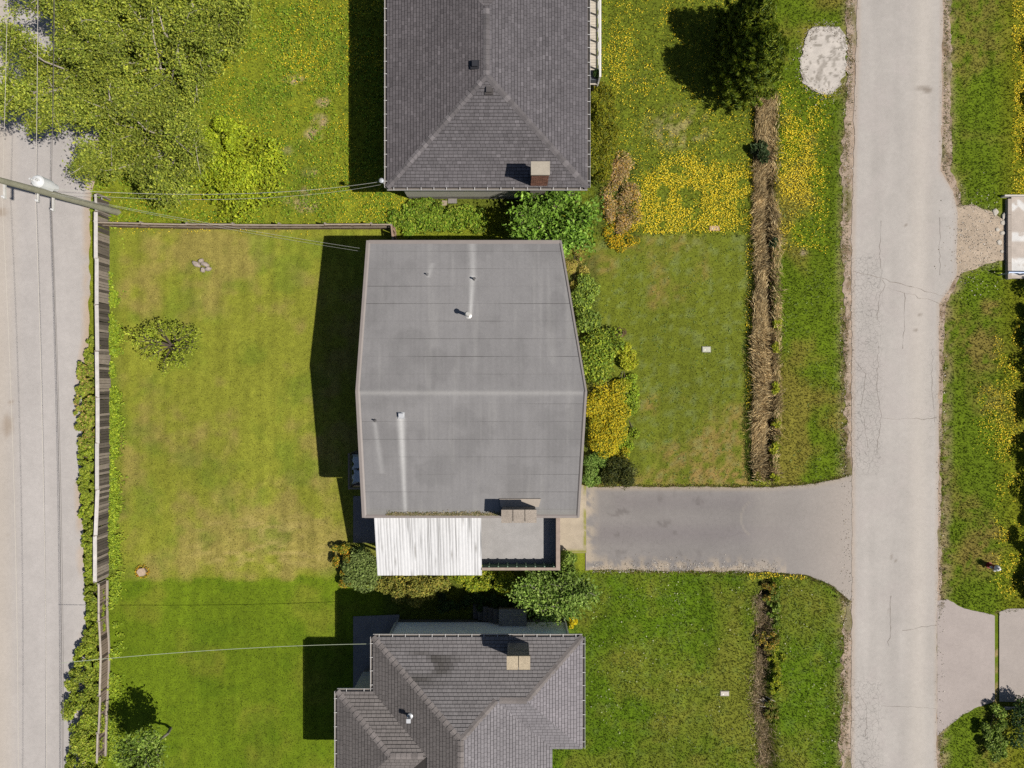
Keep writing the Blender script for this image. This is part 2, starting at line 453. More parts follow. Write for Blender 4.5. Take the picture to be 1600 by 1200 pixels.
def road_mask(px, py):
    m = boxm(px, py, 1326, 1376, 400, 740, 12) + boxm(px, py, 1326, 1375, 1060, 1250, 14) + 0.4 * boxm(px, py, 1445, 1475, 540, 700, 10) + 0.06
    return np.clip(m * (0.5 + fbm(px * S, py * S, 0.9, 33)), 0, 1)
ys_road = np.concatenate([np.linspace(-40000, -500, 8), np.arange(-480, 1690, 4.0), np.linspace(1700, 40000, 8)])
sheet('road', ys_road, jag(ROAD_L, 3.0, 0.06, 2), jag(ROAD_R, 2.4, 0.06, 5), 40, 0.034, road_col, 'asphalt', maskf=road_mask)
def lane_col(px, py):
    x = (px - 800) * S; y = -(py - 600) * S
    c = np.repeat(alb(198, 192, 189)[None, :], len(px), 0)
    c *= (0.89 + 0.22 * fbm(x, y * 0.1, 1.0, 6))[:, None] * (.94 + .12 * fbm(x, y, 2.6, 49, 3))[:, None]
    c = mixc(c, alb(206, 194, 180), sstep(40, 0, px) * 0.6)
    c = mixc(c, alb(202, 176, 148), sstep(14, 2, LANE_R(py) - px) * 0.8 * sstep(0.3, 0.55, fbm(x, y * .4, 1.0, 12)))
    for cx, cy, rx, ry in ((3, 332, 11, 9), (12, 665, 10, 22), (20, 628, 4, 5), (15, 835, 3, 3)):
        c = mixc(c, alb(168, 150, 132), blob(px, py, cx, cy, rx, ry) * 0.65)
    return c
sheet('lane', ys_road, lambda u: u * 0 - 210, jag(LANE_R, 4, 0.05, 7), 50, 0.034, lane_col, 'asphalt', maskf=lambda px, py: 0.10 + 0 * px)
def drive_col(px, py):
    x = (px - 800) * S; y = -(py - 600) * S
    c = np.repeat(alb(147, 142, 140)[None, :], len(px), 0)
    c *= (0.88 + 0.24 * fbm(x * 0.35, y, 1.2, 17))[:, None]
    c = mixc(c, alb(136, 129, 131), boxm(px, py, 930, 1230, 822, 845, 14) * 0.6 + boxm(px, py, 960, 1180, 775, 795, 10) * 0.4)
    c = mixc(c, alb(188, 177, 168), sstep(1235, 1335, px))
    top = DRV_T(px); bot = DRV_B(px)
    n = fbm(x, y, 3.0, 19, 3)
    c = mixc(c, alb(186, 170, 150), sstep(9, 0, py - top) * 0.8)
    c = mixc(c, alb(192, 176, 156), sstep(30, 2, bot - py) * sstep(0.42, 0.62, n + 0.12 * sstep(12, 0, bot - py)) * 0.85 * (px < 1230))
    c = mixc(c, alb(192, 178, 160), sstep(24, 0, px - 916) * sstep(0.3, 0.6, n))
    ring = np.abs(np.hypot((px - 1180) / 22.0, (py - 810) / 28.0) - 1)
    c = mixc(c, alb(188, 178, 164), sstep(0.10, 0.02, ring) * 0.3 * (px < 1172))
    c = mixc(c, alb(176, 168, 162), sstep(1150, 1200, px) * 0.4)
    c = mixc(c, alb(112, 106, 104), sstep(.7, .8, fbm(x, y, 1.8, 46, 3)) * .5 * boxm(px, py, 940, 1150, 775, 870, 20))
    return c
sheet('driveway', np.arange(915, 1345.1, 3.0), jag(DRV_T, 2.4, 0.07, 3), jag(DRV_B, 3.4, 0.07, 4), 44, 0.022, drive_col, 'asphalt', axis='x', maskf=lambda px, py: 0.35 * fbm(px * S, py * S, .5, 54))
def flatcol(r, g, b, amp=0.2, sc_=1.0, seed=1):
    return lambda px, py: np.repeat(alb(r, g, b)[None, :], len(px), 0) * (1 - amp / 2 + amp * fbm(px * S, py * S, sc_, seed))[:, None]
def apron_col(px, py):
    c = flatcol(192, 178, 158, 0.25, 1.5, 22)(px, py)
    return mixc(c, alb(150, 150, 60), sstep(4, 0, np.abs(px - 914)) * sstep(0.4, 0.6, fbm(px * S, py * S, 2.0, 29)) + sstep(5, 0, np.abs(py - 862)))
sheet('house_apron', np.arange(866, 916.1, 2.0), curve((0, 758), (2000, 758)), curve((0, 864), (2000, 864)), 40, 0.028, apron_col, 'concrete', axis='x')
def shoulder_col(px, py):
    x = (px - 800) * S; y = -(py - 600) * S
    c = np.repeat(alb(190, 170, 152)[None, :], len(px), 0) * (0.8 + 0.4 * fbm(x, y, 2.2, 23))[:, None]
    c = mixc(c, alb(138, 116, 92), sstep(0.55, 0.66, fbm(x, y * .5, 4.0, 25)) * 0.7)
    return mixc(c, alb(108, 112, 46), sstep(0.55, 0.68, fbm(x, y * 0.5, 1.6, 26)) * 0.6)
sheet('road_shoulder', np.arange(-480, 1690, 4.0), jag(lambda u: ROAD_L(u) - curve((-400, 16), (66, 14), (300, 18), (420, 13), (700, 9), (900, 10), (1133, 17), (1600, 16))(u), 8.0, 0.08, 13), lambda u: ROAD_L(u) + 6, 10, 0.016, shoulder_col, 'gravel')
sheet('road_shoulder', np.arange(-480, 1690, 4.0), lambda u: ROAD_R(u) - 6, jag(lambda u: ROAD_R(u) + curve((-400, 14), (66, 13), (270, 17), (300, 10), (430, 6), (480, 9), (700, 5), (900, 6), (1600, 5))(u), 6.0, 0.08, 15), 10, 0.016, shoulder_col, 'gravel')
sheet('gravel_pad', np.arange(1490, 1570.1, 2.5), jag(curve((1490, 322), (1520, 318), (1545, 330), (1570, 345)), 4, 0.08, 16), jag(curve((1490, 436), (1510, 425), (1540, 412), (1570, 405)), 4, 0.08, 18), 30, 0.02, flatcol(198, 180, 160, 0.35, 2.0, 35), 'gravel', axis='x')
def pad_col(px, py):
    c = flatcol(214, 206, 198, 0.3, 4.0, 36)(px, py); c = mixc(c, alb(120, 112, 100), sstep(.68, .76, vnoise(px * S * 3, py * S * 2, 3.0, 34)) * .6)
    return mixc(c, alb(150, 142, 132), sstep(0.6, 0.7, fbm(px * S, py * S * .4, 3.5, 37)) * 0.6)
sheet('culvert_pad', np.arange(42, 148.1, 2.0), jag(curve((42, 1272), (50, 1264), (66, 1258), (100, 1250), (130, 1257), (141, 1270), (148, 1284)), 6, 0.14, 38), jag(curve((42, 1308), (50, 1318), (66, 1322), (100, 1324), (120, 1318), (135, 1310), (148, 1296)), 6, 0.14, 39), 24, 0.024, pad_col, 'concrete')
sheet('drive_pad', np.arange(1464, 1556.1, 2.5), jag(curve((1464, 938), (1480, 936), (1500, 948), (1530, 956), (1556, 962)), 2, 0.1, 40), jag(curve((1464, 1150), (1480, 1136), (1505, 1116), (1530, 1103), (1556, 1096)), 2, 0.1, 42), 50, 0.020, flatcol(186, 175, 170, 0.16, 1.2, 43), 'asphalt', axis='x', maskf=lambda px, py: 0.1 + 0 * px)
sheet('drive_pad', np.arange(1561, 1760.1, 3.0), curve((1561, 956), (1575, 951), (1760, 949)), curve((1561, 1096), (1760, 1099)), 50, 0.020, flatcol(184, 174, 168, 0.16, 1.2, 44), 'asphalt', axis='x', maskf=lambda px, py: 0.1 + 0 * px)
def patio_col(px, py): return flatcol(150, 146, 146, 0.3, 1.5, 45)(px, py)
sheet('patio', np.arange(552, 626.1, 3.0), curve((552, 963), (626, 960)), curve((552, 1085), (626, 1085)), 30, 0.02, patio_col, 'concrete', axis='x')
sheet('back_patio', np.arange(552, 625, 3.0), curve((552, 775), (625, 775)), curve((552, 848), (625, 848)), 20, 0.018, patio_col, 'concrete', axis='x')

# visible cracks across the road, sealed dark
def crack(pts, w=0.035):
    p = [Vector(G(a, b, 0.039)) for a, b in pts]; fine = []
    for a_, b_ in zip(p, p[1:]):
        k = max(2, int((b_ - a_).length / 0.25))
        for t in range(k):
            q = a_.lerp(b_, t / k); fine.append(q + Vector((random.gauss(0, .035), random.gauss(0, .035), 0)))
    fine.append(p[-1]); vs = []; fs = []
    for i_, q in enumerate(fine):
        d = (fine[min(i_ + 1, len(fine) - 1)] - fine[max(i_ - 1, 0)]).normalized(); nn = Vector((-d.y, d.x, 0)) * w / 2 * random.uniform(0.05, 0.8)
        vs += [q - nn, q + nn]
        if i_: fs.append((2 * i_ - 2, 2 * i_, 2 * i_ + 1, 2 * i_ - 1))
    mb = MB(); mb.add(vs, fs, alb(148, 138, 130)); o = mb.build('crack', 'asphalt')
    o.parent = bpy.data.objects['road']
for pts, w in ((((1333, 424), (1376, 435), (1400, 441), (1430, 451), (1476, 463)), 0.05), (((1382, 448), (1414, 457), (1450, 468), (1466, 474)), 0.035), (((1376, 435), (1384, 447), (1374, 460), (1370, 500)), 0.03),
               (((1413, 458), (1412, 500), (1410, 545)), 0.04), (((1377, 653), (1410, 655), (1462, 652)), 0.035), (((1375, 420), (1374, 370), (1376, 345)), 0.03), (((1372, 540), (1369, 600), (1376, 650), (1370, 710)), 0.03),
               (((1390, 930), (1391, 960), (1389, 1010)), 0.06), (((1410, 986), (1440, 979), (1462, 977)), 0.03), (((1375, 1103), (1410, 1103), (1462, 1107)), 0.03), (((1457, 545), (1455, 600), (1460, 660)), 0.025), (((1468, 340), (1468, 430)), 0.03),
               (((1340, 1080), (1355, 1110), (1352, 1150)), 0.03), (((1335, 560), (1352, 585), (1345, 640), (1356, 700)), 0.03)):
    crack(pts, w)

# ------------------------------------------------------------------ foliage makers
def unit(n):
    v = RNG.normal(size=(n, 3)); return v / np.linalg.norm(v, axis=1, keepdims=True)
def pal(cols, n, jit=0.18, k=1.5):
    cols = np.array([alb(*c, k) for c in cols]); idx = RNG.integers(0, len(cols), n)
    return cols[idx] * (1 + RNG.normal(0, jit, (n, 1))).clip(0.4, 1.7)
def leaf_mesh(name, pts, nrm, size, cols, mat='leaf', aspect=0.55, sizej=0.35):
    n = len(pts)
    t = np.cross(nrm, unit(n)); t /= np.linalg.norm(t, axis=1, keepdims=True) + 1e-9
    b = np.cross(nrm, t)
    s = (size * (1 + RNG.normal(0, sizej, n)).clip(0.4, 2))[:, None]
    fold = nrm * s * 0.12
    v = np.stack([pts - t * s * 0.5, pts + b * s * aspect * 0.5 + fold, pts + t * s * 0.5, pts - b * s * aspect * 0.5 + fold], 1).reshape(-1, 3)
    f = np.arange(4 * n).reshape(-1, 4)
    return mkmesh(name, v, f, mat, np.repeat(cols, 4, 0))
def cloud(lumps, n, up=0.35, shell=0.55):
    """points and normals spread through lumps (centre, radii)"""
    vol = np.array([l[1][0] * l[1][1] + l[1][0] * l[1][2] for l in lumps]); idx = RNG.choice(len(lumps), n, p=vol / vol.sum())
    c = np.array([l[0] for l in lumps])[idx]; r = np.array([l[1] for l in lumps])[idx]
    d = unit(n); d[:, 2] = np.where(d[:, 2] < -0.2, -d[:, 2], d[:, 2])
    rad = shell + (1.06 - shell) * RNG.random(n) ** 0.7
    p = c + d * r * rad[:, None]
    nn = d * 0.6 + unit(n) * 0.75; nn[:, 2] += up
    nn /= np.linalg.norm(nn, axis=1, keepdims=True)
    p[:, 2] = np.maximum(p[:, 2], 0.03)
    return p, nn
def shrub(name, px, py, rx, ry, h, colors, n, leaf, label, cat='shrub', group=None, nl=None, spread=0.75, flowers=None, stems=True, rough=0.3, aspect=0.55, z0=0.0, rot=0.0, ls=1.0):
    """px,py: plan position; rx,ry,h in metres"""
    x, y, _ = G(px, py)
    t = thing(name, label, cat, (x, y, z0), group)
    nl = nl or max(5, int(7 * rx * ry + 4)); lumps = []
    ca, sa = math.cos(rot), math.sin(rot)
    for k in range(nl):
        a_ = random.random() * 6.283; q = math.sqrt(random.random()) * spread
        lx, ly = math.cos(a_) * q * rx, math.sin(a_) * q * ry
        lr = (random.uniform(0.2, 0.48) * min(rx, ry) + 0.05) * ls
        top = h * (1 - rough * q * q) * random.uniform(0.72, 1.0)
        lumps.append(((lx * ca - ly * sa, lx * sa + ly * ca, max(top - lr * 0.8, lr * 0.3)), (lr, lr, lr * 0.8)))
        if top > 1.2:
            lumps.append(((lx * ca - ly * sa, lx * sa + ly * ca, top * 0.45), (lr * 1.05, lr * 1.05, top * 0.4)))
    p, nn = cloud(lumps, n)
    cn = vnoise(p[:, 0] + x, p[:, 1] + y, 1.6, 50)
    cols = pal(colors, n) * (0.8 + 0.4 * cn)[:, None]
    mkobj('foliage', leaf_mesh('foliage', p, nn, leaf, cols, aspect=aspect), t)
    if flowers:
        fc, fn, fs = flowers
        q, qn = cloud(lumps, fn, up=0.8, shell=0.9)
        mkobj('blossom', leaf_mesh('blossom', q + qn * 0.02, qn, fs, pal(fc, fn, 0.1, 1.15), 'petal', aspect=0.85), t)['kind'] = 'stuff'
    if stems:
        mb = MB()
        for k in range(6):
            l = random.choice(lumps)[0]; b0 = (x + l[0] * 0.12, y + l[1] * 0.12, z0 - 0.05)
            mb.tube([b0, (x + l[0] * 0.55, y + l[1] * 0.55, z0 + l[2] * 0.6), (x + l[0], y + l[1], z0 + l[2])], [0.03, 0.022, 0.01], alb(110, 98, 84), 5)
        mb.build('stem', 'bark', t)
    return t

# ------------------------------------------------------------------ buildings
def clip(poly, a, b, c):
    """keep a*x+b*y<=c"""
    out = []
    for i in range(len(poly)):
        p, q = poly[i], poly[(i + 1) % len(poly)]
        dp = a * p[0] + b * p[1] - c; dq = a * q[0] + b * q[1] - c
        if dp <= 0: out.append(p)
        if dp * dq < 0:
            t = dp / (dp - dq); out.append((p[0] + t * (q[0] - p[0]), p[1] + t * (q[1] - p[1])))
    return out
def shingle_plane(mb, polys, o, up2, slope, colf, expo=0.165, tab=0.31, gap=0.010):
    """polys: convex plan polygons (metres) of one plane; o: a plan point on its eave at height z; up2: plan unit vector upslope"""
    (ox, oy, oz) = o; ux, uy = -up2[1], up2[0]
    def ty(p): return ((p[0] - ox) * ux + (p[1] - oy) * uy, (p[0] - ox) * up2[0] + (p[1] - oy) * up2[1])
    rnd = random.Random(5)
    rows = {}
    for poly in polys:
        q = [ty(p) for p in poly]
        area = sum(a_[0] * b_[1] - b_[0] * a_[1] for a_, b_ in zip(q, q[1:] + q[:1]))
        if area < 0: q = q[::-1]
        v0 = min(p[1] for p in q); v1 = max(p[1] for p in q); u0 = min(p[0] for p in q); u1 = max(p[0] for p in q)
        for r in range(int(v0 / expo) - 1, int(v1 / expo) + 1):
            if r not in rows: rows[r] = (rnd.random() * tab, rnd.random())
            off = rows[r][0]
            for k in range(int((u0 - off) / tab) - 1, int((u1 - off) / tab) + 1):
                a0 = off + k * tab + gap / 2; a1 = a0 + tab - gap; b0 = r * expo; b1 = b0 + expo - 0.020  # slit above each course bares the dark deck, standing in for its shadow line
                pl = [(a0, b0), (a1, b0), (a1, b1), (a0, b1)]
                for i in range(len(q)):
                    p, s_ = q[i], q[(i + 1) % len(q)]
                    nxn, nyn = s_[1] - p[1], -(s_[0] - p[0])
                    pl = clip(pl, nxn, nyn, nxn * p[0] + nyn * p[1])
                    if len(pl) < 3: break
                if len(pl) < 3: continue
                jit = 0.004 * random.random()
                def w(p, extra=0.0):
                    zz = oz + p[1] * slope + 0.034 + jit - 0.016 * (p[1] - b0) / expo + extra
                    return (ox + ux * p[0] + up2[0] * p[1], oy + uy * p[0] + up2[1] * p[1], zz)
                vs = [w(p) for p in pl]; n = len(vs)
                col = colf(*vs[0][:2])
                low = [i for i in range(n) if abs(pl[i][1] - b0) < 1e-6]
                vs2 = list(vs); fs = [tuple(range(n))]
                if len(low) == 2:
                    i0, i1 = low if (low[1] - low[0]) == 1 else (low[1], low[0])
                    vs2 += [w(pl[i0], -0.024), w(pl[i1], -0.024)]; fs.append((i0, n, n + 1, i1))
                mb.add(vs2, fs, col)
def hip_caps(parent, mes, p0, p1, step=0.24):
    p0, p1 = Vector(p0), Vector(p1); d = p1 - p0; L = d.length; d.normalize()
    yv = Vector((0, 0, 1)).cross(d).normalized(); zv = d.cross(yv)
    R = Matrix((d, yv, zv)).transposed()
    for k in range(int(L / step)):
        o = mkobj('hip_cap', random.choice(mes), parent); q = p0 + d * (k * step) + zv * 0.03
        o.location = q - ORG[parent]; o.rotation_euler = (R.to_4x4() @ Matrix.Rotation(random.gauss(0, .015), 4, 'Z')).to_euler()
def cap_mesh(col, drop):
    vs = [(0, -.15, -drop + .02), (0, 0, .03), (0, .15, -drop + .02), (.27, -.15, -drop), (.27, 0, .005), (.27, .15, -drop),
          (0, -.15, -drop - .01), (0, 0, .0), (0, .15, -drop - .01)]
    return mkmesh('hip_cap', vs, [(0, 3, 4, 1), (1, 4, 5, 2), (6, 0, 1, 7), (7, 1, 2, 8)], 'shingle', np.repeat(np.array([col]), len(vs), 0))
def gutter(parent, p0, p1, out, strap):
    """white trough along an eave from p0 to p1, lying outward of it"""
    p0, p1, o = Vector(p0), Vector(p1), Vector((*out, 0))
    mb = MB(); white = alb(214, 210, 208)
    mb.bar(p0 + o * 0.125 + Vector((0, 0, -.03)), p1 + o * 0.125 + Vector((0, 0, -.03)), 0.016, 0.10, white)
    mb.bar(p0 + o * 0.06 + Vector((0, 0, -.085)), p1 + o * 0.06 + Vector((0, 0, -.085)), 0.108, 0.012, alb(120, 112, 106))
    g = mb.build('gutter', 'painted', parent)
    L = (p1 - p0).length; d = (p1 - p0).normalized(); n = int(L / 0.62)
    ang = math.atan2(o.y, o.x)
    for k in range(n):
        q = p0 + d * (L * (k + 0.5) / n + random.gauss(0, .02)) + o * 0.06 + Vector((0, 0, 0.024))
        s_ = mkobj('gutter_strap', strap, g); s_.location = q - ORG[parent]; s_.rotation_euler = (0, 0, ang)
_b = MB(); _b.box(-.085, .085, -.012, .012, -.008, .008, alb(222, 220, 218))
STRAP = mkmesh('gutter_strap', np.array(_b.v), _b.f, 'painted', np.array(_b.c))
def pipe_vent(parent, px, py, z, r, h, col, cap=True):
    x, y, _ = P(px, py, z); mb = MB()
    mb.lathe((x, y, z), [(r * 2.2, -0.05), (r * 2.1, 0.02), (r, 0.05), (r, h)], col, 12)
    v = mb.build('roof_vent', 'metal', parent)
    if cap:
        mb = MB(); mb.lathe((x, y, z + h), [(r * 0.9, 0.0), (r * 1.6, 0.05), (r * 1.6, 0.10), (r * 0.9, 0.17)], col, 12); mb.build('vent_cap', 'metal', v)
def box_vent(parent, px, py, z, w, h, col, n=(0, 0)):
    x, y, _ = P(px, py, z); mb = MB()
    mb.box(x - w * .8, x + w * .8, y - w * .8, y + w * .8, z - 0.12, z + 0.03, tuple(np.array(col) * 0.8))
    mb.prism([(x - w / 2, y - w / 2), (x + w / 2, y - w / 2), (x + w / 2, y + w / 2), (x - w / 2, y + w / 2)], z, lambda a_, b_: z + h + 0.25 * ((a_ - x) * n[0] + (b_ - y) * n[1]), col)
    mb.build('roof_vent', 'metal', parent)
def chimney(parent, x0, x1, y0, y1, z0, z1, brick, caps, capcol, mortar=(150, 140, 130), bricks=True):
    """x,y in metres"""
    mb = MB(); mb.box(x0 + .015, x1 - .015, y0 + .015, y1 - .015, z0, z1, alb(*mortar)); c = mb.build('chimney', 'brick', parent)
    if bricks:
        bm_ = {}
        hh = 0.075; L = 0.215
        mb = MB(); r = 0; z = max(z0, z1 - 1.95)
        while z + hh < z1 - 0.01:
            for (ax, lo, hi, fix, sgn) in (('x', x0, x1, y0, -1), ('x', x0, x1, y1, 1), ('y', y0, y1, x0, -1), ('y', y0, y1, x1, 1)):
                q = lo - (L / 2 if r % 2 else 0)
                while q < hi - 0.02:
                    a0 = max(q, lo); a1 = min(q + L - 0.012, hi)
                    if a1 - a0 > 0.03:
                        cc = alb(*brick) * random.uniform(0.7, 1.25)
                        if ax == 'x': mb.box(a0, a1, fix - 0.008, fix + 0.008, z + .006, z + hh - .006, cc)
                        else: mb.box(fix - 0.008, fix + 0.008, a0, a1, z + .006, z + hh - .006, cc)
                    q += L
            z += hh; r += 1
        o = mb.build('brick', 'brick', c); o['kind'] = 'stuff'
    e = 0.05; w = (x1 - x0 + 2 * e) / caps
    for k in range(caps):
        mb = MB(); a0 = x0 - e + k * w + 0.016; a1 = a0 + w - 0.032
        mb.box(a0, a1, y0 - e, y1 + e, z1, z1 + 0.10 + random.uniform(0, .015), alb(*capcol) * random.uniform(.9, 1.08))
        mb.build('chimney_cap', 'gravel' if caps > 1 else 'concrete', c)
    return c
def wall_block(parent, poly, z0, z1, col, base=0.55, bcol=(150, 146, 140), name='wall'):
    mb = MB(); mb.prism(poly, -0.2, z0 + base, alb(*bcol)); mb.build('foundation', 'concrete', parent)
    cx = sum(p[0] for p in poly) / len(poly); cy = sum(p[1] for p in poly) / len(poly)
    out = [(x + 0.03 * np.sign(x - cx), y + 0.03 * np.sign(y - cy)) for x, y in poly]
    mb = MB(); mb.prism(out, z0 + base + .002, z1, alb(*col)); return mb.build(name, 'painted', parent)

# ---- north house: grey hip roof
NZ = 3.9; NS = 0.265
nh = thing('house', 'house with dark grey hipped shingle roof beside a tall cone shaped evergreen', 'house', G(765, 140), 'houses along the road')
x0, x1, yS, yN = gx(625.3), gx(905.7), gy(325), gy(-46)
half = (x1 - x0) / 2; xc = (x0 + x1) / 2; zr = NZ + NS * half
A1 = (xc, yS + half); A2 = (xc, yN - half)
wall_block(nh, [(x0 + .5, yS + .5), (x1 - .5, yS + .5), (x1 - .5, yN - .5), (x0 + .5, yN - .5)], 0, NZ - 0.1, (214, 210, 200))
mb = MB(); dk = alb(70, 66, 66)
mb.add([(x0, yS, NZ - .16), (x1, yS, NZ - .16), (x1, yN, NZ - .16), (x0, yN, NZ - .16), (x0, yS, NZ), (x1, yS, NZ), (x1, yN, NZ), (x0, yN, NZ), (*A1, zr), (*A2, zr)],
       [(3, 2, 1, 0), (0, 1, 5, 4), (1, 2, 6, 5), (2, 3, 7, 6), (3, 0, 4, 7), (4, 5, 8), (5, 6, 9, 8), (6, 7, 9), (7, 4, 8, 9)], dk)
roofN = mb.build('roof', 'shingle', nh)
def ncol(base, dark=0.0):
    def f(x, y):
        r = random.random(); k = random.gauss(1, 0.07) * (0.94 + 0.14 * float(vnoise(x, y, 0.7, 60)))
        if r < 0.13: k *= 1.16
        elif r > 0.9: k *= 0.9
        return tuple(alb(*base) * k)
    return f
mb = MB()
shingle_plane(mb, [[(x0, yS), (x1, yS), A1]], (x0, yS, NZ), (0, 1), NS, ncol((116, 112, 115)), expo=0.15, tab=0.23)
shingle_plane(mb, [[(x1, yS), (x1, yN), A2, A1]], (x1, yS, NZ), (-1, 0), NS, ncol((116, 112, 116)), expo=0.15, tab=0.23)
shingle_plane(mb, [[(x0, yN), (x0, yS), A1, A2]], (x0, yN, NZ), (1, 0), NS, ncol((110, 105, 108)), expo=0.15, tab=0.23)
shingle_plane(mb, [[(x1, yN), (x0, yN), A2]], (x1, yN, NZ), (0, -1), NS, ncol((118, 113, 115)), expo=0.15, tab=0.23)
o = mb.build('shingle', 'shingle', roofN); o['kind'] = 'stuff'
CAPN = [cap_mesh(alb(128, 123, 125) * q, 0.035) for q in (.72, .8, .86, .92, 1.15)]
for q in ((x0, yS), (x1, yS)): hip_caps(roofN, CAPN, (*q, NZ), (*A1, zr))
hip_caps(roofN, CAPN, (*A1, zr), (*A2, zr))
gutter(nh, (x0, yS, NZ), (x1, yS, NZ), (0, -1), STRAP); gutter(nh, (x0, yN, NZ), (x0, yS, NZ), (-1, 0), STRAP); gutter(nh, (x1, yS, NZ), (x1, yN, NZ), (1, 0), STRAP)
chimney(nh, gx(826), gx(849), gy(323), gy(308), 0, 5.75, (150, 104, 86), 1, (196, 186, 170))
box_vent(nh, 742, 101, 5.12, 0.26, 0.16, alb(66, 66, 72)); box_vent(nh, 764, 141, 5.05, 0.26, 0.14, alb(112, 106, 104))
# its front deck
mb = MB()
dz = 1.0
dx0, dx1 = gx(905.7 - 14), gx(800 + 133 * (1 - dz / H))
yb = gy(600 - 468 * (1 - dz / H))
dk_ = mb
for yy in (yb + 0.1, yb + 2.5, yb + 5.0): mb.box(dx0 - .2, dx1, yy, yy + .1, dz - .2, dz - .035, alb(150, 140, 130))
for xx in (dx0 + .05, dx1 - .15): mb.box(xx, xx + .1, yb + .05, yb + .15, -.1, dz - .2, alb(150, 140, 130)); mb.box(xx, xx + .1, yb + 4.05, yb + 4.15, -.1, dz - .2, alb(150, 140, 130))
deckN = mb.build('deck', 'weathered_wood', nh)
w_ = dx1 - dx0 + 0.4
pl = MB(); pl.box(-w_ / 2, w_ / 2, -.066, .066, -.016, .016, alb(216, 206, 192)); PLK = mkmesh('plank', np.array(pl.v), pl.f, 'weathered_wood', np.array(pl.c))
for k in range(36):
    o = mkobj('plank', PLK, deckN); o.location = Vector(((dx0 + dx1) / 2 - .2, yb + .07 + k * .145, dz - .017 + random.uniform(-.002, .002))) - ORG[nh]; o.rotation_euler = (0, 0, random.gauss(0, .004))
mb = MB(); mb.box(dx1 + 0.0, dx1 + .10, yb, yb + 5.2, dz + .86, dz + .91, alb(244, 242, 240))
for k in range(8): mb.box(dx1 + .01, dx1 + .09, yb + .02 + k * .72, yb + .10 + k * .72, -.1 if k % 3 == 0 else dz - .2, dz + .86, alb(240, 238, 236))
mb.box(dx1 + .03, dx1 + .07, yb, yb + 5.2, dz + .1, dz + .15, alb(240, 238, 236))
mb.build('railing', 'painted', deckN)

# ---- south house: brown grey hip roof with a wing
SZ = 4.0; SS = 0.30
sh = thing('house', 'house with brownish grey hipped shingle roof, mossy streaks and white side wall', 'house', G(740, 1100), 'houses along the road')
def g2(px, py): return (gx(px), gy(py))
NW, NE, P1, P2, AP = g2(606.2, 952.7), g2(898.2, 952.7), g2(820.2, 1030.7), g2(778.2, 1030.7), g2(731.2, 1077.7)
SE, VS = g2(898.2, 1108.7), g2(856.2, 1108.7)
YS_ = 1330.0
SWm, SEm, AP2 = g2(606.2, YS_), g2(856.2, YS_), g2(731.2, YS_ - 125)
BN, BI = g2(556.2, 1028.6), g2(606.2, 1028.6)
BA, BV, BS, BI2 = g2(634.2, 1106.6), g2(684.2, 1106.6), g2(556.2, 1184.6), g2(606.2, 1184.6)
def sz(r): return SZ + SS * r * S
wall_block(sh, [g2(620, 968), g2(883, 968), g2(883, 1094), g2(842, 1094), g2(842, YS_ - 14), g2(620, YS_ - 14)], 0, SZ - .08, (226, 228, 226))
wall_block(sh, [g2(571, 1044), g2(625, 1044), g2(625, 1170), g2(571, 1170)], 0, SZ - .09, (226, 228, 226))
mb = MB()
def rv(p, r): return (*p, sz(r) - 0.02)
vs = [rv(NW, 0), rv(NE, 0), rv(P1, 78), rv(P2, 78), rv(AP, 125), rv(SE, 0), rv(VS, 0), rv(SWm, 0), rv(SEm, 0), rv(AP2, 125), rv(BN, 0), rv(BI, 0), rv(BA, 78), rv(BV, 78), rv(BS, 0), rv(BI2, 0), (*g2(778.2, 952.7), SZ - .02)]
mb.add(vs, [(0, 4, 3, 16), (16, 3, 2, 1), (1, 2, 5), (2, 3, 6, 5), (3, 4, 9, 8, 6), (0, 11, 13, 15, 7, 9, 4), (7, 8, 9), (10, 12, 13, 11), (10, 14, 12), (12, 14, 15, 13)], alb(74, 70, 68))
mb.prism([NW, NE, SE, VS, SEm, SWm], SZ - .18, SZ - .04, alb(228, 228, 226)); mb.prism([BN, (BI[0] + .2, BI[1]), (BI2[0] + .2, BI2[1]), BS], SZ - .19, SZ - .045, alb(228, 228, 226))
roofS = mb.build('roof', 'shingle', sh)
def scol(base, moss=False):
    def f(x, y):
        k = random.gauss(1, 0.05) * (0.94 + 0.13 * float(vnoise(x, y, 0.8, 61)))
        c = alb(*base) * k
        if moss:
            px, py = x / S + 800, 600 - y / S
            m = float(blob(np.array(px), np.array(py), 662, 985, 75, 34)) * float(sstep(0.42, 0.62, vnoise(x * .5, y * 2.2, 1.6, 62)))
            c = c * (1 - m * .7) + alb(66, 62, 56) * m * .7
        return tuple(c)
    return f
mb = MB()  # plane greys have the light painted in: east sides lighter, west sides darker
n0, n1_ = g2(778.2, 952.7), None
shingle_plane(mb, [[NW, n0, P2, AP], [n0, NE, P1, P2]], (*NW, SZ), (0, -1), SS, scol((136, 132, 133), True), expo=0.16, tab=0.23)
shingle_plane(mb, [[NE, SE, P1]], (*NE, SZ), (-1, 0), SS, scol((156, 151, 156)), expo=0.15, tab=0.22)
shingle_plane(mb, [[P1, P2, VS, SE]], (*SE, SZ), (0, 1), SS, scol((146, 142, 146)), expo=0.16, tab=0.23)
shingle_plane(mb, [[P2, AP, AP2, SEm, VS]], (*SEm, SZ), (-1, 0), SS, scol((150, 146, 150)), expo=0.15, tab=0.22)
shingle_plane(mb, [[NW, AP, BV, BI], [AP, AP2, g2(684.2, 1250), BV]], (*NW, SZ), (1, 0), SS, scol((112, 107, 106)), expo=0.16, tab=0.23)
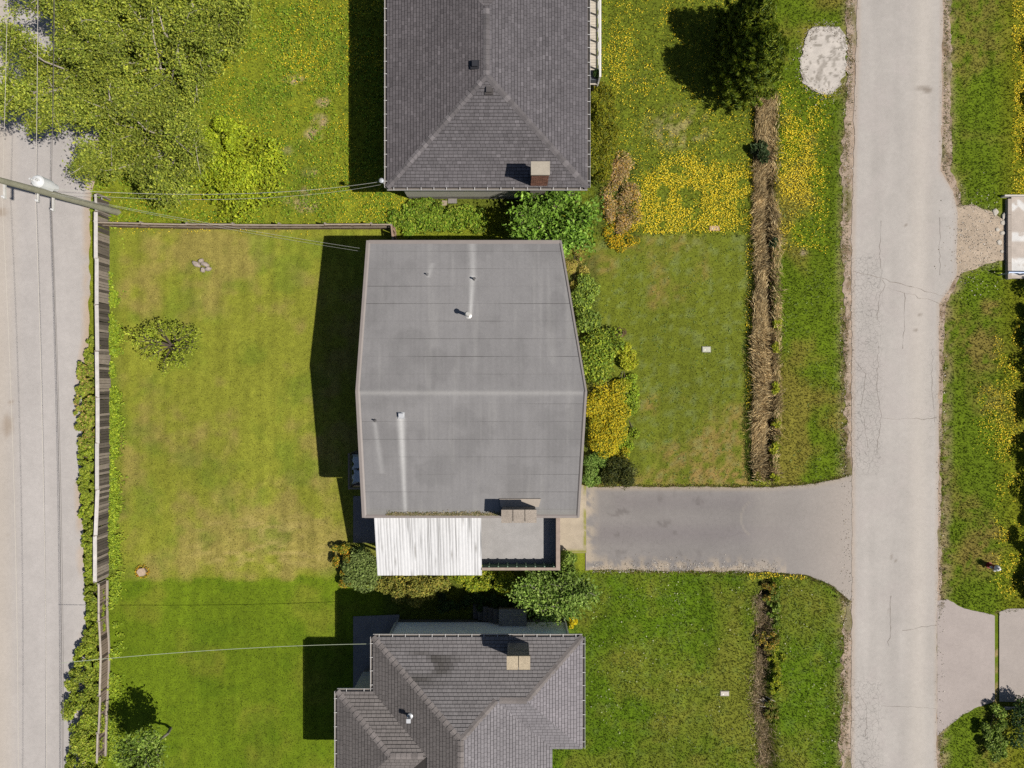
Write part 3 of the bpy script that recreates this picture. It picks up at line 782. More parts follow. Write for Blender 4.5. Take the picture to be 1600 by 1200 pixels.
shingle_plane(mb, [[AP2, SWm, BI2, BV, g2(684.2, 1250)]], (*NW, SZ), (1, 0), SS, scol((112, 107, 106)), expo=0.16, tab=0.23)
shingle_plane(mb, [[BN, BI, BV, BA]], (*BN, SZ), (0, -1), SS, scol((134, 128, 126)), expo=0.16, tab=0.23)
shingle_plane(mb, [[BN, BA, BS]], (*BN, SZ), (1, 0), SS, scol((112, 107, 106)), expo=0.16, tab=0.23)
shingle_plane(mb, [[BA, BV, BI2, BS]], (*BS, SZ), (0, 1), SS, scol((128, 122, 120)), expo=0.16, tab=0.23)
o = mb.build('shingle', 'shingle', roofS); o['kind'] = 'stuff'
CAPS = [cap_mesh(alb(142, 135, 133) * q, 0.04) for q in (.76, .86, .92, 1.02)]
for a_, ra, b_, rb in ((NW, 0, AP, 125), (NE, 0, P1, 78), (P1, 78, P2, 78), (P2, 78, AP, 125), (BN, 0, BA, 78), (BA, 78, BV, 78), (AP, 125, AP2, 125)):
    hip_caps(roofS, CAPS, (*a_, sz(ra)), (*b_, sz(rb)), 0.26)
gutter(sh, (*NW, SZ), (*NE, SZ), (0, 1), STRAP); gutter(sh, (*NE, SZ), (*SE, SZ), (1, 0), STRAP); gutter(sh, (*BI, SZ), (*NW, SZ), (-1, 0), STRAP)
gutter(sh, (*BN, SZ), (*BI, SZ), (0, 1), STRAP); gutter(sh, (*BS, SZ), (*BN, SZ), (-1, 0), STRAP)
chimney(sh, gx(794), gx(823), gy(975), gy(960), 3.6, 5.75, (164, 158, 150), 2, (206, 190, 164))
x, y, _ = P(640, 1121, 4.75)
mb = MB(); mb.lathe((x, y, 4.6), [(0.16, 0), (0.14, .06), (0.06, .1), (0.06, .42)], alb(205, 208, 212)); mb.box(x - .1, x + .1, y - .1, y + .1, 5.02, 5.12, alb(238, 240, 244)); mb.build('roof_vent', 'metal', sh)
# siding boards of the white wall and its corner downpipes
mb = MB()
for k in range(14): mb.box(gx(620.4), gx(882.6), gy(968) + 0.03, gy(968) + 0.045, 0.56 + k * .24, 0.56 + k * .24 + .225, np.array([.80, .86, .88]))
o = mb.build('siding', 'painted', sh)
for px in (623, 881):
    mb = MB(); mb.tube([(gx(px), gy(968) + .11, .1), (gx(px), gy(968) + .11, SZ - .35), (gx(px), gy(952.7) - .05, SZ - .12)], .045, alb(220, 222, 222), 8); mb.build('downpipe', 'painted', sh)
# side landing of grey planks with steps
lz = 1.2
mb = MB(); lx0, lx1 = gx(780), gx(822); ly0, ly1 = gy(967), gy(940)
for xx in (lx0 + .03, lx1 - .13):
    for yy in (ly0 + .1, ly1 - .14): mb.box(xx, xx + .1, yy, yy + .1, -.1, lz - .04, alb(130, 126, 120))
mb.box(lx0, lx1, ly1 - .06, ly1 - .01, lz - .22, lz - .04, alb(130, 126, 120)); lan = mb.build('landing', 'weathered_wood', sh)
pl = MB(); pl.box(-(lx1 - lx0) / 2, (lx1 - lx0) / 2, -.06, .06, -.016, .016, alb(172, 168, 162)); PL2 = mkmesh('plank', np.array(pl.v), pl.f, 'weathered_wood', np.array(pl.c))
for k in range(7):
    o = mkobj('plank', PL2, lan); o.location = Vector(((lx0 + lx1) / 2, ly0 + .08 + k * .128, lz - .02)) - ORG[sh]
for k in range(5):
    mb = MB(); mb.box(lx0 - .3 - k * .28, lx0 - .02 - k * .28, ly0 + .08, ly1 - .08, lz - .24 - k * .2, lz - .19 - k * .2, alb(112, 108, 104)); mb.build('step', 'weathered_wood', lan)

# ---- main house: low gable with rolled roofing
mh = thing('house', 'large house with pale grey rolled felt roof, low ridge and slanting eaves', 'house', G(745, 600), 'houses along the road')
RYN, RYR, RYS = 405.0, 610.0, 781.0
ZN, ZR, ZS = 4.85, 5.40, 4.95
WX = curve((RYN, 602.6), (RYR, 591.3), (RYS, 597.4)); EX = curve((RYN, 867.0), (RYR, 900.0), (RYS, 891.0))
def rz(py): return np.interp(py, [RYN, RYR, RYS], [ZN, ZR, ZS])
wp = [g2(WX(RYN) + 18, RYN + 16), g2(EX(RYN) - 18, RYN + 16), g2(EX(RYR) - 18, RYR), g2(EX(RYS) - 18, RYS - 14), g2(WX(RYS) + 18, RYS - 14), g2(WX(RYR) + 18, RYR)]
wall_block(mh, wp, 0, 4.62, (206, 198, 186))
outl = [g2(WX(RYN), RYN), g2(EX(RYN), RYN), g2(EX(RYR), RYR), g2(EX(RYS), RYS), g2(WX(RYS), RYS), g2(WX(RYR), RYR)]
mb = MB(); z_ = lambda d: [(*outl[0], ZN + d), (*outl[1], ZN + d), (*outl[2], ZR + d), (*outl[3], ZS + d), (*outl[4], ZS + d), (*outl[5], ZR + d)]
mb.add(z_(-.26) + z_(-.02), [(6, 11, 8, 7), (11, 10, 9, 8), (0, 1, 2, 5), (5, 2, 3, 4), (0, 6, 7, 1), (1, 7, 8, 2), (2, 8, 9, 3), (3, 9, 10, 4), (4, 10, 11, 5), (5, 11, 6, 0)], alb(72, 69, 68))
roofM = mb.build('roof', 'membrane', mh)
def roofcol(px, py):
    """plan pixels"""
    x = (px - 800) * S; y = -(py - 600) * S
    c = np.repeat(alb(148, 146, 147)[None, :], len(px), 0)
    c *= (0.95 + 0.1 * fbm(x, y * 0.15, 1.5, 63))[:, None] * (0.95 + 0.1 * fbm(x, y, 0.4, 64))[:, None]
    c = mixc(c, alb(180, 178, 176), sstep(0.60, 0.74, fbm(x * 2.5, y * 0.2, 1.1, 65)) * 0.2)
    c *= (1 - .10 * sstep(.52, .66, fbm(x, y, .55, 58)))[:, None]; c *= (1 - .05 * sstep(.5, .7, vnoise(x * 14, y * .4, 1.0, 59)))[:, None]
    def fx(ix, iy): return 800 + (ix - 800) * 0.86, 600 + (iy - 600) * 0.86
    # chalky run-off below the vents
    for ix0, iy0, ix1, iy1, w0, w1, amt in ((735, 492, 738, 430, 2.2, 4.5, .75), (739, 436, 738, 378, 4.5, 6, .45), (627, 652, 632, 800, 5.5, 2.2, .85), (586, 660, 596, 740, 3, 5, .3), (668, 432, 675, 410, 3, 4, .3)):
        a0, b0 = fx(ix0, iy0); a1, b1 = fx(ix1, iy1)
        t = np.clip((py - b0) / (b1 - b0), 0, 1); cx = a0 + (a1 - a0) * t; w = (w0 + (w1 - w0) * t) * 0.86
        m = np.exp(-((px - cx) / w) ** 2) * ((py - b0) * (py - b1) < 0) * (1 - 0.4 * t)
        c = mixc(c, alb(222, 221, 220), m * amt)
    c = mixc(c, alb(150, 148, 140), sstep(RYS - 16, RYS - 4, py) * 0.5)
    c = mixc(c, alb(188, 186, 184), np.exp(-((py - (RYR + 2)) / 3.0) ** 2) * 0.45)
    return c
def roof_strip(pa, pb, k, name='roofing_strip'):
    nyv, nxv = 12, 150
    t = np.linspace(0, 1, nyv); pyv = pa + (pb - pa) * t
    px = WX(pyv)[:, None] + (EX(pyv) - WX(pyv))[:, None] * np.linspace(0, 1, nxv)[None, :]
    py = np.repeat(pyv[:, None], nxv, 1)
    north = pa < RYR - 1
    py = py.copy(); gap = (.10 + .42 * sstep(.35, .65, fbm(px[0] * S * .5, px[0] * 0 + pa, .45, 57, 3))) * (1.0 if north else .55)
    if north: py[0] += gap * (pa > RYN + 4)
    else: py[-1] -= gap * (pb < RYS - 4)
    lap = (t if not north else 1 - t)      # the downhill edge of a roll lies over the next one
    z = rz(py) + 0.006 + 0.005 * lap[:, None] + 0.004 * (fbm(px * S, py * S, 1.2, 66) - .5)
    if k == 'ridge': z = rz(py) + 0.024
    x = (px - 800) * S; y = -(py - 600) * S
    V = np.stack([x, y, z], -1).reshape(-1, 3)
    i = np.arange((nyv - 1) * (nxv - 1)); a = (i // (nxv - 1)) * nxv + i % (nxv - 1)
    F = np.stack([a, a + nxv, a + nxv + 1, a + 1], 1)
    cols = roofcol(px.ravel(), py.ravel()) * random.uniform(0.985, 1.015)
    # a dark lip on the downhill edge
    row = (0 if north else nyv - 1)
    lip = V.reshape(nyv, nxv, 3)[row].copy(); lip[:, 2] -= 0.010
    n0 = len(V); e = np.arange(nxv - 1) + row * nxv
    L = np.stack([e, e + 1, n0 + np.arange(nxv - 1) + 1, n0 + np.arange(nxv - 1)], 1)
    V = np.concatenate([V, lip]); F = np.concatenate([F, L]); cols = np.concatenate([cols, alb(148, 146, 147)[None, :] * (1 - .8 * sstep(.42, .55, fbm(lip[:, 0] * .6, lip[:, 1] * 7, .5, 57)))[:, None]])
    mkobj(name, mkmesh(name, V - np.array(ORG[mh]), F, 'membrane', cols), roofM)
stepN = (RYR - RYN) / 8.6
edges = [RYN + 2] + [RYN + stepN * 0.62 + stepN * k for k in range(8)] + [RYR]
for k in range(len(edges) - 1): roof_strip(edges[k], edges[k + 1] + .02, k)
edges = [RYR] + [RYR + stepN * 0.7 + stepN * k for k in range(7)] + [RYS - 3]
edges = [e for e in edges if e < RYS - 6] + [RYS - 3]
for k in range(len(edges) - 1): roof_strip(edges[k] - .02, edges[k + 1], k)
# metal edge flashing, one length per side
def flash(pa, pb, inner, w, hgt=0.05, col=(152, 143, 139)):
    """pa, pb: plan pixel + height; inner: plan vector to the inside; w metres"""
    a_, b_ = Vector((*g2(*pa[:2]), pa[2])), Vector((*g2(*pb[:2]), pb[2])); iv = Vector((*inner, 0)) * w
    mb = MB(); up = Vector((0, 0, hgt)); dn = Vector((0, 0, -.22)); o = -Vector((*inner, 0)) * .012
    vs = [a_ + o + dn, b_ + o + dn, b_ + o + up, a_ + o + up, a_ + iv * .6 + up, b_ + iv * .6 + up, b_ + iv + Vector((0, 0, .012)), a_ + iv + Vector((0, 0, .012))]
    mb.add(vs, [(0, 1, 2, 3), (3, 2, 5, 4), (4, 5, 6, 7), (0, 3, 4, 7), (1, 6, 5, 2)], alb(*col)); mb.build('edge_flashing', 'metal' if False else 'painted', roofM)
flash((WX(RYN), RYN, ZN), (WX(RYR), RYR, ZR), (1, 0), .18); flash((WX(RYR), RYR, ZR), (WX(RYS), RYS, ZS), (1, 0), .20)
flash((WX(RYN) + 3, RYN, ZN + .002), (EX(RYN) - 2, RYN, ZN + .002), (0, -1), .17); flash((WX(RYS) + 3, RYS, ZS + .002), (EX(RYS) - 2, RYS, ZS + .002), (0, 1), .16, .04)
flash((EX(RYN), RYN, ZN), (EX(RYR), RYR, ZR), (-1, 0), .12, .06, (150, 142, 138)); flash((EX(RYR), RYR, ZR), (EX(RYS), RYS, ZS), (-1, 0), .15, .06, (150, 142, 138))
pipe_vent(mh, 732, 493, 5.13, .075, .72, alb(226, 224, 220)); pipe_vent(mh, 741, 436, 4.98, .045, .28, alb(120, 118, 118), False); pipe_vent(mh, 668, 429, 4.97, .035, .22, alb(150, 148, 148), False)
pipe_vent(mh, 586, 657, 5.32, .035, .2, alb(110, 108, 108), False); box_vent(mh, 627, 649, 5.33, .2, .18, alb(232, 234, 238), (0, 1))
mc = chimney(mh, gx(787), gx(831), gy(779.6), gy(765.4), 4.4, 6.08, (150, 142, 134), 3, (184, 172, 160))
mb = MB(); mb.prism([g2(783, 755), g2(839, 755), g2(836, 766), g2(785, 766)], 4.9, lambda a_, b_: 5.09 if b_ > gy(760) else 5.12, alb(190, 178, 166)); mb.build('chimney_saddle', 'membrane', roofM)
# moss and leaf litter caught along the eave
n = 1500; q = RNG.random(n); px = 630 + q * 155; py = RYS - 3.2 - np.abs(RNG.normal(0, 2.0, n)); kx = (q < .97)
pts = np.stack([(px - 800) * S, -(py - 600) * S, rz(py) + 0.035], 1)
nn = unit(n) * .5; nn[:, 2] += 1; nn /= np.linalg.norm(nn, axis=1, keepdims=True)
o = mkobj('leaf_litter', leaf_mesh('leaf_litter', pts - np.array(ORG[mh]), nn, .07, pal([(128, 122, 84), (150, 132, 96), (92, 96, 50), (170, 160, 130)], n)), roofM); o['kind'] = 'stuff'
# deck over the carport
DZ, DT = 2.6, 3.45
dW, dE, dN_, dS = 606.0, 867.5, 768.0, 863.5
mb = MB(); mb.box(gx(dW + 4), gx(dE - 1), gy(dN_), gy(dS - 1), -.1, DZ - .15, alb(170, 160, 148)); deck = mb.build('carport', 'painted', mh)
mb = MB(); mb.box(gx(dW + 4), gx(dE - .5), gy(dN_), gy(dS - .5), DZ - .149, DZ, alb(178, 175, 174)); mb.build('deck_floor', 'concrete', deck)
capc = alb(178, 160, 148)
mb = MB(); mb.box(gx(dE - 4), gx(dE), gy(dN_), gy(dS), DZ - .5, DT - .05, alb(150, 142, 134)); mb.build('parapet', 'painted', deck)
mb = MB(); mb.box(gx(dE - 5), gx(dE + .8), gy(dN_), gy(dS + .8), DT - .049, DT, capc); mb.build('parapet_cap', 'weathered_wood', deck)
mb = MB(); mb.box(gx(757.5), gx(dE - 4.1), gy(dS - 2), gy(dS), DZ - .5, DT - .05, alb(112, 146, 118)); mb.build('parapet', 'painted', deck)
mb = MB(); mb.box(gx(757), gx(dE - 5.1), gy(dS - 3), gy(dS + .8), DT - .05, DT - .001, capc); mb.build('parapet_cap', 'weathered_wood', deck)
for k in range(8):
    mb = MB(); xk = gx(dE - 8) - k * .46; mb.box(xk - .03, xk + .03, gy(dS - 2) + .001, gy(dS - 4.4), DZ + .001, DT - .052, alb(150, 182, 152)); mb.build('stud', 'painted', deck)
# corrugated patio cover, sheet by sheet
cN, cS = 778.0, 872.6; zN, zS = 4.22, 3.30
nsheet = 8; xw, xe = 608.5, 756.3
for k in range(nsheet):
    a0 = gx(xw + (xe - xw) * k / nsheet); a1 = gx(xw + (xe - xw) * (k + 1) / nsheet) + .03
    nn_, nr = 91, 10; xs = np.linspace(a0, a1, nn_); ys_ = np.linspace(gy(cN), gy(cS) + random.uniform(-.015, .015), nr)
    XX, YY = np.meshgrid(xs, ys_); per_ = .152; wv = np.sin(XX / per_ * 6.283); zz = np.interp(-YY, [-gy(cN), -gy(cS)], [zN, zS]) + .0035 * wv + .003 * (k % 2)
    valley = sstep(-.2, -.95, wv); lineamt = vnoise(np.floor(XX / per_ + .25) * 7.3, YY * .9, 1.0, 67) * .65 + vnoise(XX * 9, YY * .5, 1.0, 69) * .35; valley = np.maximum(valley * .85, sstep(.74, .8, vnoise(XX * 22, YY * .25, 1.0, 76))); dirt = vnoise(XX, YY, 5.0, 68)
    cc = alb(238, 238, 240)[None, :] * np.ones((XX.size, 1)); cc = mixc(cc, alb(128, 126, 124), (valley * sstep(.3, .75, lineamt) * .8).ravel()); cc = mixc(cc, alb(150, 146, 140), (sstep(.84, .92, dirt) * .6).ravel())
    cc *= random.uniform(.96, 1.02)
    V = np.stack([XX, YY, zz], -1).reshape(-1, 3) - np.array(ORG[mh]); i = np.arange((nr - 1) * (nn_ - 1)); a = (i // (nn_ - 1)) * nn_ + i % (nn_ - 1)
    pc = mkobj('cover_sheet', mkmesh('cover_sheet', V, np.stack([a, a + nn_, a + nn_ + 1, a + 1], 1), 'corrugated', cc), None)
    pc.parent = mh; ORG[pc] = ORG[mh]
    if k == 0:
        mb = MB()
        for py in (790, 818, 846, 869): mb.bar((*g2(xw + 1, py), np.interp(py, [cN, cS], [zN, zS]) - .10), (*g2(xe - 1, py), np.interp(py, [cN, cS], [zN, zS]) - .10), .06, .12, alb(210, 206, 200))
        for px in (xw + 3, (xw + xe) / 2, xe - 3):
            mb.bar((*g2(px, cN + 2), zN - .22), (*g2(px, cS - 2), zS - .22), .05, .12, alb(210, 206, 200)); mb.box(gx(px) - .05, gx(px) + .05, gy(cS - 5) - .05, gy(cS - 5) + .05, -.1, zS - .2, alb(210, 206, 200))
        mb.build('cover_frame', 'painted', mh)
# small porch at the back wall
pz = 1.15
bx0, bx1, by0, by1 = gx(800 - 256 * (1 - (pz + .9) / H)), gx(612), gy(600 + 160 * (1 - pz / H)), gy(600 + 106 * (1 - pz / H))
mb = MB(); wd = alb(150, 138, 124)
for xx in (bx0, bx1 - .4):
    for yy in (by0, by1 - .1): mb.box(xx, xx + .09, yy, yy + .09, -.1, pz + .9, wd)
mb.box(bx0, bx0 + .09, by0 - .02, by1 + .02, pz + .9, pz + .95, wd); mb.box(bx0, bx1, by0 - .01, by0 + .08, pz + .901, pz + .949, wd); mb.box(bx0 + .02, bx0 + .07, by0, by1, pz + .4, pz + .46, wd)
mb.box(bx0 + .1, bx1, by0 + .0, by1, pz - .2, pz - .04, wd); por = mb.build('porch', 'weathered_wood', mh)
nb = int((by1 - by0) / .145); pl = MB(); pl.box(-(bx1 - bx0) / 2, (bx1 - bx0) / 2, -.066, .066, -.016, .016, alb(120, 112, 104)); PL3 = mkmesh('plank', np.array(pl.v), pl.f, 'weathered_wood', np.array(pl.c))
for k in range(nb):
    o = mkobj('plank', PL3, por); o.location = Vector(((bx0 + bx1) / 2 + .05, by0 + .08 + k * .145, pz - .02)) - ORG[mh]
# windows and garage door on the street side
mb = MB(); mb.box(gx(dE) - .01, gx(dE) + .035, gy(855), gy(790), .05, 2.15, alb(206, 200, 190)); gd = mb.build('garage_door', 'painted', mh)
for k in range(4): mb = MB(); mb.box(gx(dE) + .036, gx(dE) + .05, gy(854), gy(791), .08 + k * .52, .55 + k * .52, alb(214, 208, 198)); mb.build('door_panel', 'painted', gd)
# draped pale covers on the porch
for k, (fy, hh, lab) in enumerate(((.74, .72, 'pale blue sheet with ragged edge over furniture at porch north end'), (.36, .66, 'pale blue sheet with ragged edge over furniture in mid porch'))):
    cx = bx0 + .58; cy = by0 + (by1 - by0) * fy; u = np.linspace(-1, 1, 26); U, W_ = np.meshgrid(u, u)
    a_ = np.arctan2(W_, U); rr = 1 + .16 * (vnoise(np.cos(a_) * 2, np.sin(a_) * 2, 1.5, 70 + k) - .5) * np.maximum(abs(U), abs(W_)) ** 2 * 4
    XX = U * rr * .46; YY = W_ * rr * .40; dd = np.maximum(abs(U), abs(W_)); zz = pz + hh - .34 * sstep(.72, 1, dd) + .05 * vnoise(XX, YY, 7, 72)
    i = np.arange(25 * 25); a = (i // 25) * 26 + i % 25
    o = mkobj('dust_sheet', mkmesh('dust_sheet', np.stack([XX, YY, zz - pz + 0], -1).reshape(-1, 3), np.stack([a, a + 1, a + 27, a + 26], 1), 'cloth', np.repeat(alb(214, 226, 240)[None, :], 676, 0), smooth=True), None, org=(cx, cy, pz))
    tag(o, lab, 'sheet')
    t = thing('patio_table', 'small table hidden under the %s pale blue sheet on porch' % ('northern', 'middle')[k], 'table', (cx, cy, pz))
    mb = MB(); mb.box(cx - .28, cx + .28, cy - .3, cy + .3, pz + hh - .06, pz + hh - .012, wd); mb.build('tabletop', 'weathered_wood', t)
    for sx in (-1, 1):
        for sy in (-1, 1): mb = MB(); mb.box(cx + sx * .24 - .02, cx + sx * .24 + .02, cy + sy * .26 - .02, cy + sy * .26 + .02, pz - .01, pz + hh - .06, wd); mb.build('leg', 'weathered_wood', t)

# ------------------------------------------------------------------ fences
def fence(name, label, pts, hgt, bw, colb, capw, capcol, post_step=2.45, lean=0.0, capz=True, rails=(0.25, 0.85), side=1, sagamp=0.02, gap=0.014, railw=.04):
    """pts: plan pixels of the foot line"""
    p = [Vector(G(*q)) for q in pts]
    t = thing(name, label, 'fence', tuple(p[0]))
    cum = [0]
    for a_, b_ in zip(p, p[1:]): cum.append(cum[-1] + (b_ - a_).length)
    def at(s_):
        for i in range(len(p) - 1):
            if s_ <= cum[i + 1] or i == len(p) - 2:
                d = (p[i + 1] - p[i]).normalized(); return p[i] + d * (s_ - cum[i]), d
    Lr = cum[-1]; mb = MB(); mb.box(-bw / 2, bw / 2, -.010, .010, 0, hgt, (1, 1, 1))
    meshes = []
    for k in range(5):
        c = alb(*colb) * random.choice((.5, .72, .9, 1.1, 1.6)); meshes.append(mkmesh('board', np.array(mb.v), mb.f, 'weathered_wood', np.repeat(c[None, :], len(mb.v), 0)))
    n = int(Lr / (bw + gap))
    for k in range(n):
        q, d = at((k + .5) * (bw + gap)); nrm = Vector((-d.y, d.x, 0)) * side
        o = mkobj('board', random.choice(meshes), t); o.location = q - p[0] + nrm * .0 + Vector((0, 0, random.uniform(-.03, .0)))
        o.rotation_euler = (Matrix.Rotation(math.atan2(d.y, d.x) + random.gauss(0, .02), 4, 'Z') @ Matrix.Rotation(lean + random.gauss(0, .015), 4, 'X') @ Matrix.Rotation(random.gauss(0, .012), 4, 'Y')).to_euler()
    s_ = 0
    while s_ <= Lr + .01:
        q, d = at(min(s_, Lr)); nrm = Vector((-d.y, d.x, 0)); b = MB(); qq = q - nrm * side * .07
        b.bar(qq + Vector((0, 0, -.2)), qq + nrm * -math.sin(lean) * hgt + Vector((0, 0, hgt + .05)), .09, .09, alb(160, 150, 138)); b.build('post', 'weathered_wood', t)
        q2, _ = at(min(s_ + post_step, Lr))
        if (q2 - q).length > .3:
            if capz:
                b = MB(); up = Vector((0, 0, hgt + .03)) + nrm * -math.sin(lean) * hgt
                j = Vector((random.gauss(0, .02), random.gauss(0, .02), random.gauss(0, .01))); b.bar(q + up + d * .01 + j, q2 + up - d * .015 + j, capw, .035, alb(*capcol) * random.uniform(.9, 1.08)); b.build('top_rail', 'weathered_wood', t)
            for r_ in rails:
                b = MB(); up = Vector((0, 0, hgt * r_)) + nrm * (-math.sin(lean) * hgt * r_ + side * .035); b.bar(q + up, q2 + up - d * .01, railw, .085, alb(*capcol) * .8); b.build('rail', 'weathered_wood', t)
        s_ += post_step
    return t
fence('board_fence', 'grey weathered board fence with flat white rail along the lane', [(171, 340), (171, 480), (173, 620), (173, 760), (170, 830), (170, 902)], 1.15, .13, (132, 122, 113), .19, (228, 222, 218), side=1, rails=())
fence('rail_fence', 'leaning low fence with two pale rails buried in brambles along the lane', [(168, 906), (168, 965), (171, 1010), (170, 1060), (167, 1110), (165, 1180)], .72, .12, (122, 108, 96), .09, (206, 194, 182), post_step=2.0, side=1, rails=(.12,), railw=.11)
fence('boundary_fence', 'thin brown fence crossing behind the felt roofed house', [(166, 355), (300, 358), (450, 358.5), (618, 358)], 1.05, .14, (150, 126, 104), .07, (178, 164, 148), side=-1, rails=(.6,))
fence('board_fence', 'short fence piece turning toward felt roof corner', [(618.5, 358.5), (621, 384)], 1.05, .14, (160, 132, 112), .09, (176, 150, 132), side=1, rails=(.5,), post_step=.9)
fence('board_fence', 'short board fence piece running past the utility pole', [(171, 338), (170, 312)], 1.15, .14, (120, 110, 100), .12, (206, 200, 194), side=1, rails=(.5,), post_step=.9)

# ------------------------------------------------------------------ utility pole and wires
pb = Vector(G(184, 331)); ph = 8.75; ptop = pb + Vector((0, -.85, ph))
def pole_at(z): return pb.lerp(ptop, z / ph)
up = thing('utility_pole', 'leaning grey wooden utility pole with white transformer at lane edge', 'utility pole', tuple(pb))
mb = MB(); mb.tube([pb + Vector((0, 0, -.3)), pole_at(3), pole_at(6), ptop], [.19, .165, .145, .125], alb(168, 166, 146), 14); mb.build('pole', 'weathered_wood', up, smooth=False)
tq = pole_at(6.35) + Vector((-.02, .42, 0))
mb = MB(); mb.lathe(tuple(tq - Vector((0, 0, .9))), [(.26, 0), (.29, .05), (.29, .82), (.24, .9), (.10, .96)], alb(240, 242, 244), 18); tr = mb.build('transformer', 'painted', up, smooth=False)
for k in (-1, 1):
    mb = MB(); mb.lathe(tuple(tq + Vector((.12 * k, .02, .02))), [(.05, 0), (.06, .06), (.035, .09), (.055, .15), (.03, .2), (.045, .26)], alb(226, 226, 226), 10); mb.build('bushing', 'painted', tr)
mb = MB(); mb.lathe(tuple(pole_at(5.75) + Vector((.1, .36, -.55))), [(.14, 0), (.17, .04), (.17, .5), (.12, .58)], alb(238, 240, 242), 14); mb.build('meter_can', 'painted', up)
def arm(z, y0, y1, col=(224, 222, 218), w=.09):
    c = pole_at(z); mb = MB(); mb.bar(c + Vector((-.16, y0, 0)), c + Vector((-.16, y1, 0)), w, w, alb(*col)); a_ = mb.build('crossarm', 'weathered_wood', up)
    for yy in (y0 + .06, y1 - .06):
        mb = MB(); mb.lathe(tuple(c + Vector((-.16, yy, .04))), [(.05, 0), (.06, .05), (.03, .08), (.05, .13), (.02, .17)], alb(234, 234, 236), 10); mb.build('insulator', 'painted', a_)
arm(8.1, -.7, .15); arm(5.0, -.75, .1); arm(6.05, -.5, .1, w=.07)
ARMX = -.16
def wire(pts, r, col, label, group, n=60):
    """pts: world points; smooth interpolation with sag already in z"""
    p = np.array(pts, float); s_ = np.concatenate([[0], np.cumsum(np.linalg.norm(np.diff(p, axis=0), axis=1))])
    t = np.linspace(0, s_[-1], n); co = [np.polyval(np.polyfit(s_, p[:, k], min(3, len(p) - 1)), t) for k in range(3)]
    mb = MB(); mb.tube(np.stack(co, 1), r, alb(*col), 5); o = mb.build('wire', 'cable', None, org=tuple(np.stack(co, 1)[0]))
    tag(o, label, 'wire', group)
def line_wire(z, ya, col, r, sag, label, xo=ARMX):
    c = pole_at(z); a_ = Vector((c.x + xo, c.y + ya, c.z + .16))
    for sgn, ln in ((-1, 44.0), (1, 44.0)):
        pts = []
        for t in np.linspace(0, 1, 9): pts.append((a_.x + (0.35 * t if sgn < 0 else -.5 * t), a_.y + sgn * ln * t, a_.z - 4 * sag * t * (1 - t)))
        wire(pts, r, col, label + (' south of the utility pole' if sgn < 0 else ' north of the utility pole'), 'overhead wires along the lane')
line_wire(8.1, -.64, (214, 206, 196), .009, .7, 'pale topmost wire strung along the lane')
line_wire(6.05, -.44, (222, 214, 204), .010, .45, 'pale middle wire strung along the lane')
line_wire(5.0, -.69, (96, 90, 88), .010, .5, 'dark thick cable strung along the lane')
line_wire(5.0, .04, (120, 114, 110), .009, .6, 'thin dark cable strung along the lane')
def drop(p0, p1, sag, r, col, label):
    p0, p1 = Vector(p0), Vector(p1); pts = [tuple(p0.lerp(p1, t) - Vector((0, 0, 4 * sag * t * (1 - t)))) for t in np.linspace(0, 1, 9)]
    wire(pts, r, col, label, 'service drops to the houses', 40)
hN = Vector(P(594, 284, 4.2)); hM = Vector(P(563, 388, 4.3)); hS = Vector(P(578, 1006, 3.6))
drop(pole_at(5.9) + Vector((.15, .15, 0)), hN, 1.5, .008, (206, 206, 196), 'pale upper service wire from pole to dark hipped house')
drop(pole_at(4.9) + Vector((.15, .1, 0)), hN + Vector((0, -.1, -.15)), 1.75, .007, (196, 196, 186), 'pale lower service wire from pole to dark hipped house')
drop(pole_at(5.6) + Vector((.15, 0, 0)), hM, .6, .005, (206, 206, 200), 'pale upper service wire from pole to felt roofed house')
drop(pole_at(5.0) + Vector((.15, 0, 0)), hM + Vector((.0, -.12, -.12)), .75, .005, (190, 190, 184), 'pale lower service wire from pole to felt roofed house')
drop(P(95, 1036, 4.8), hS, .45, .012, (196, 206, 180), 'pale green service wire crossing lawn to brownish hipped house')
wh = thing('service_mast', 'white service mast head at roof corner of dark hipped house', 'mast', (hN.x + .12, hN.y, NZ - 1.2))
mb = MB(); mb.tube([(hN.x + .12, hN.y, NZ - 1.2), (hN.x + .12, hN.y, 4.35)], .035, alb(210, 210, 212), 8); mb.build('mast', 'metal', wh)
mb = MB(); mb.lathe((hN.x + .1, hN.y, 4.3), [(.05, 0), (.11, .03), (.12, .12), (.05, .18)], alb(226, 230, 236), 12); mb.build('weatherhead', 'metal', wh)

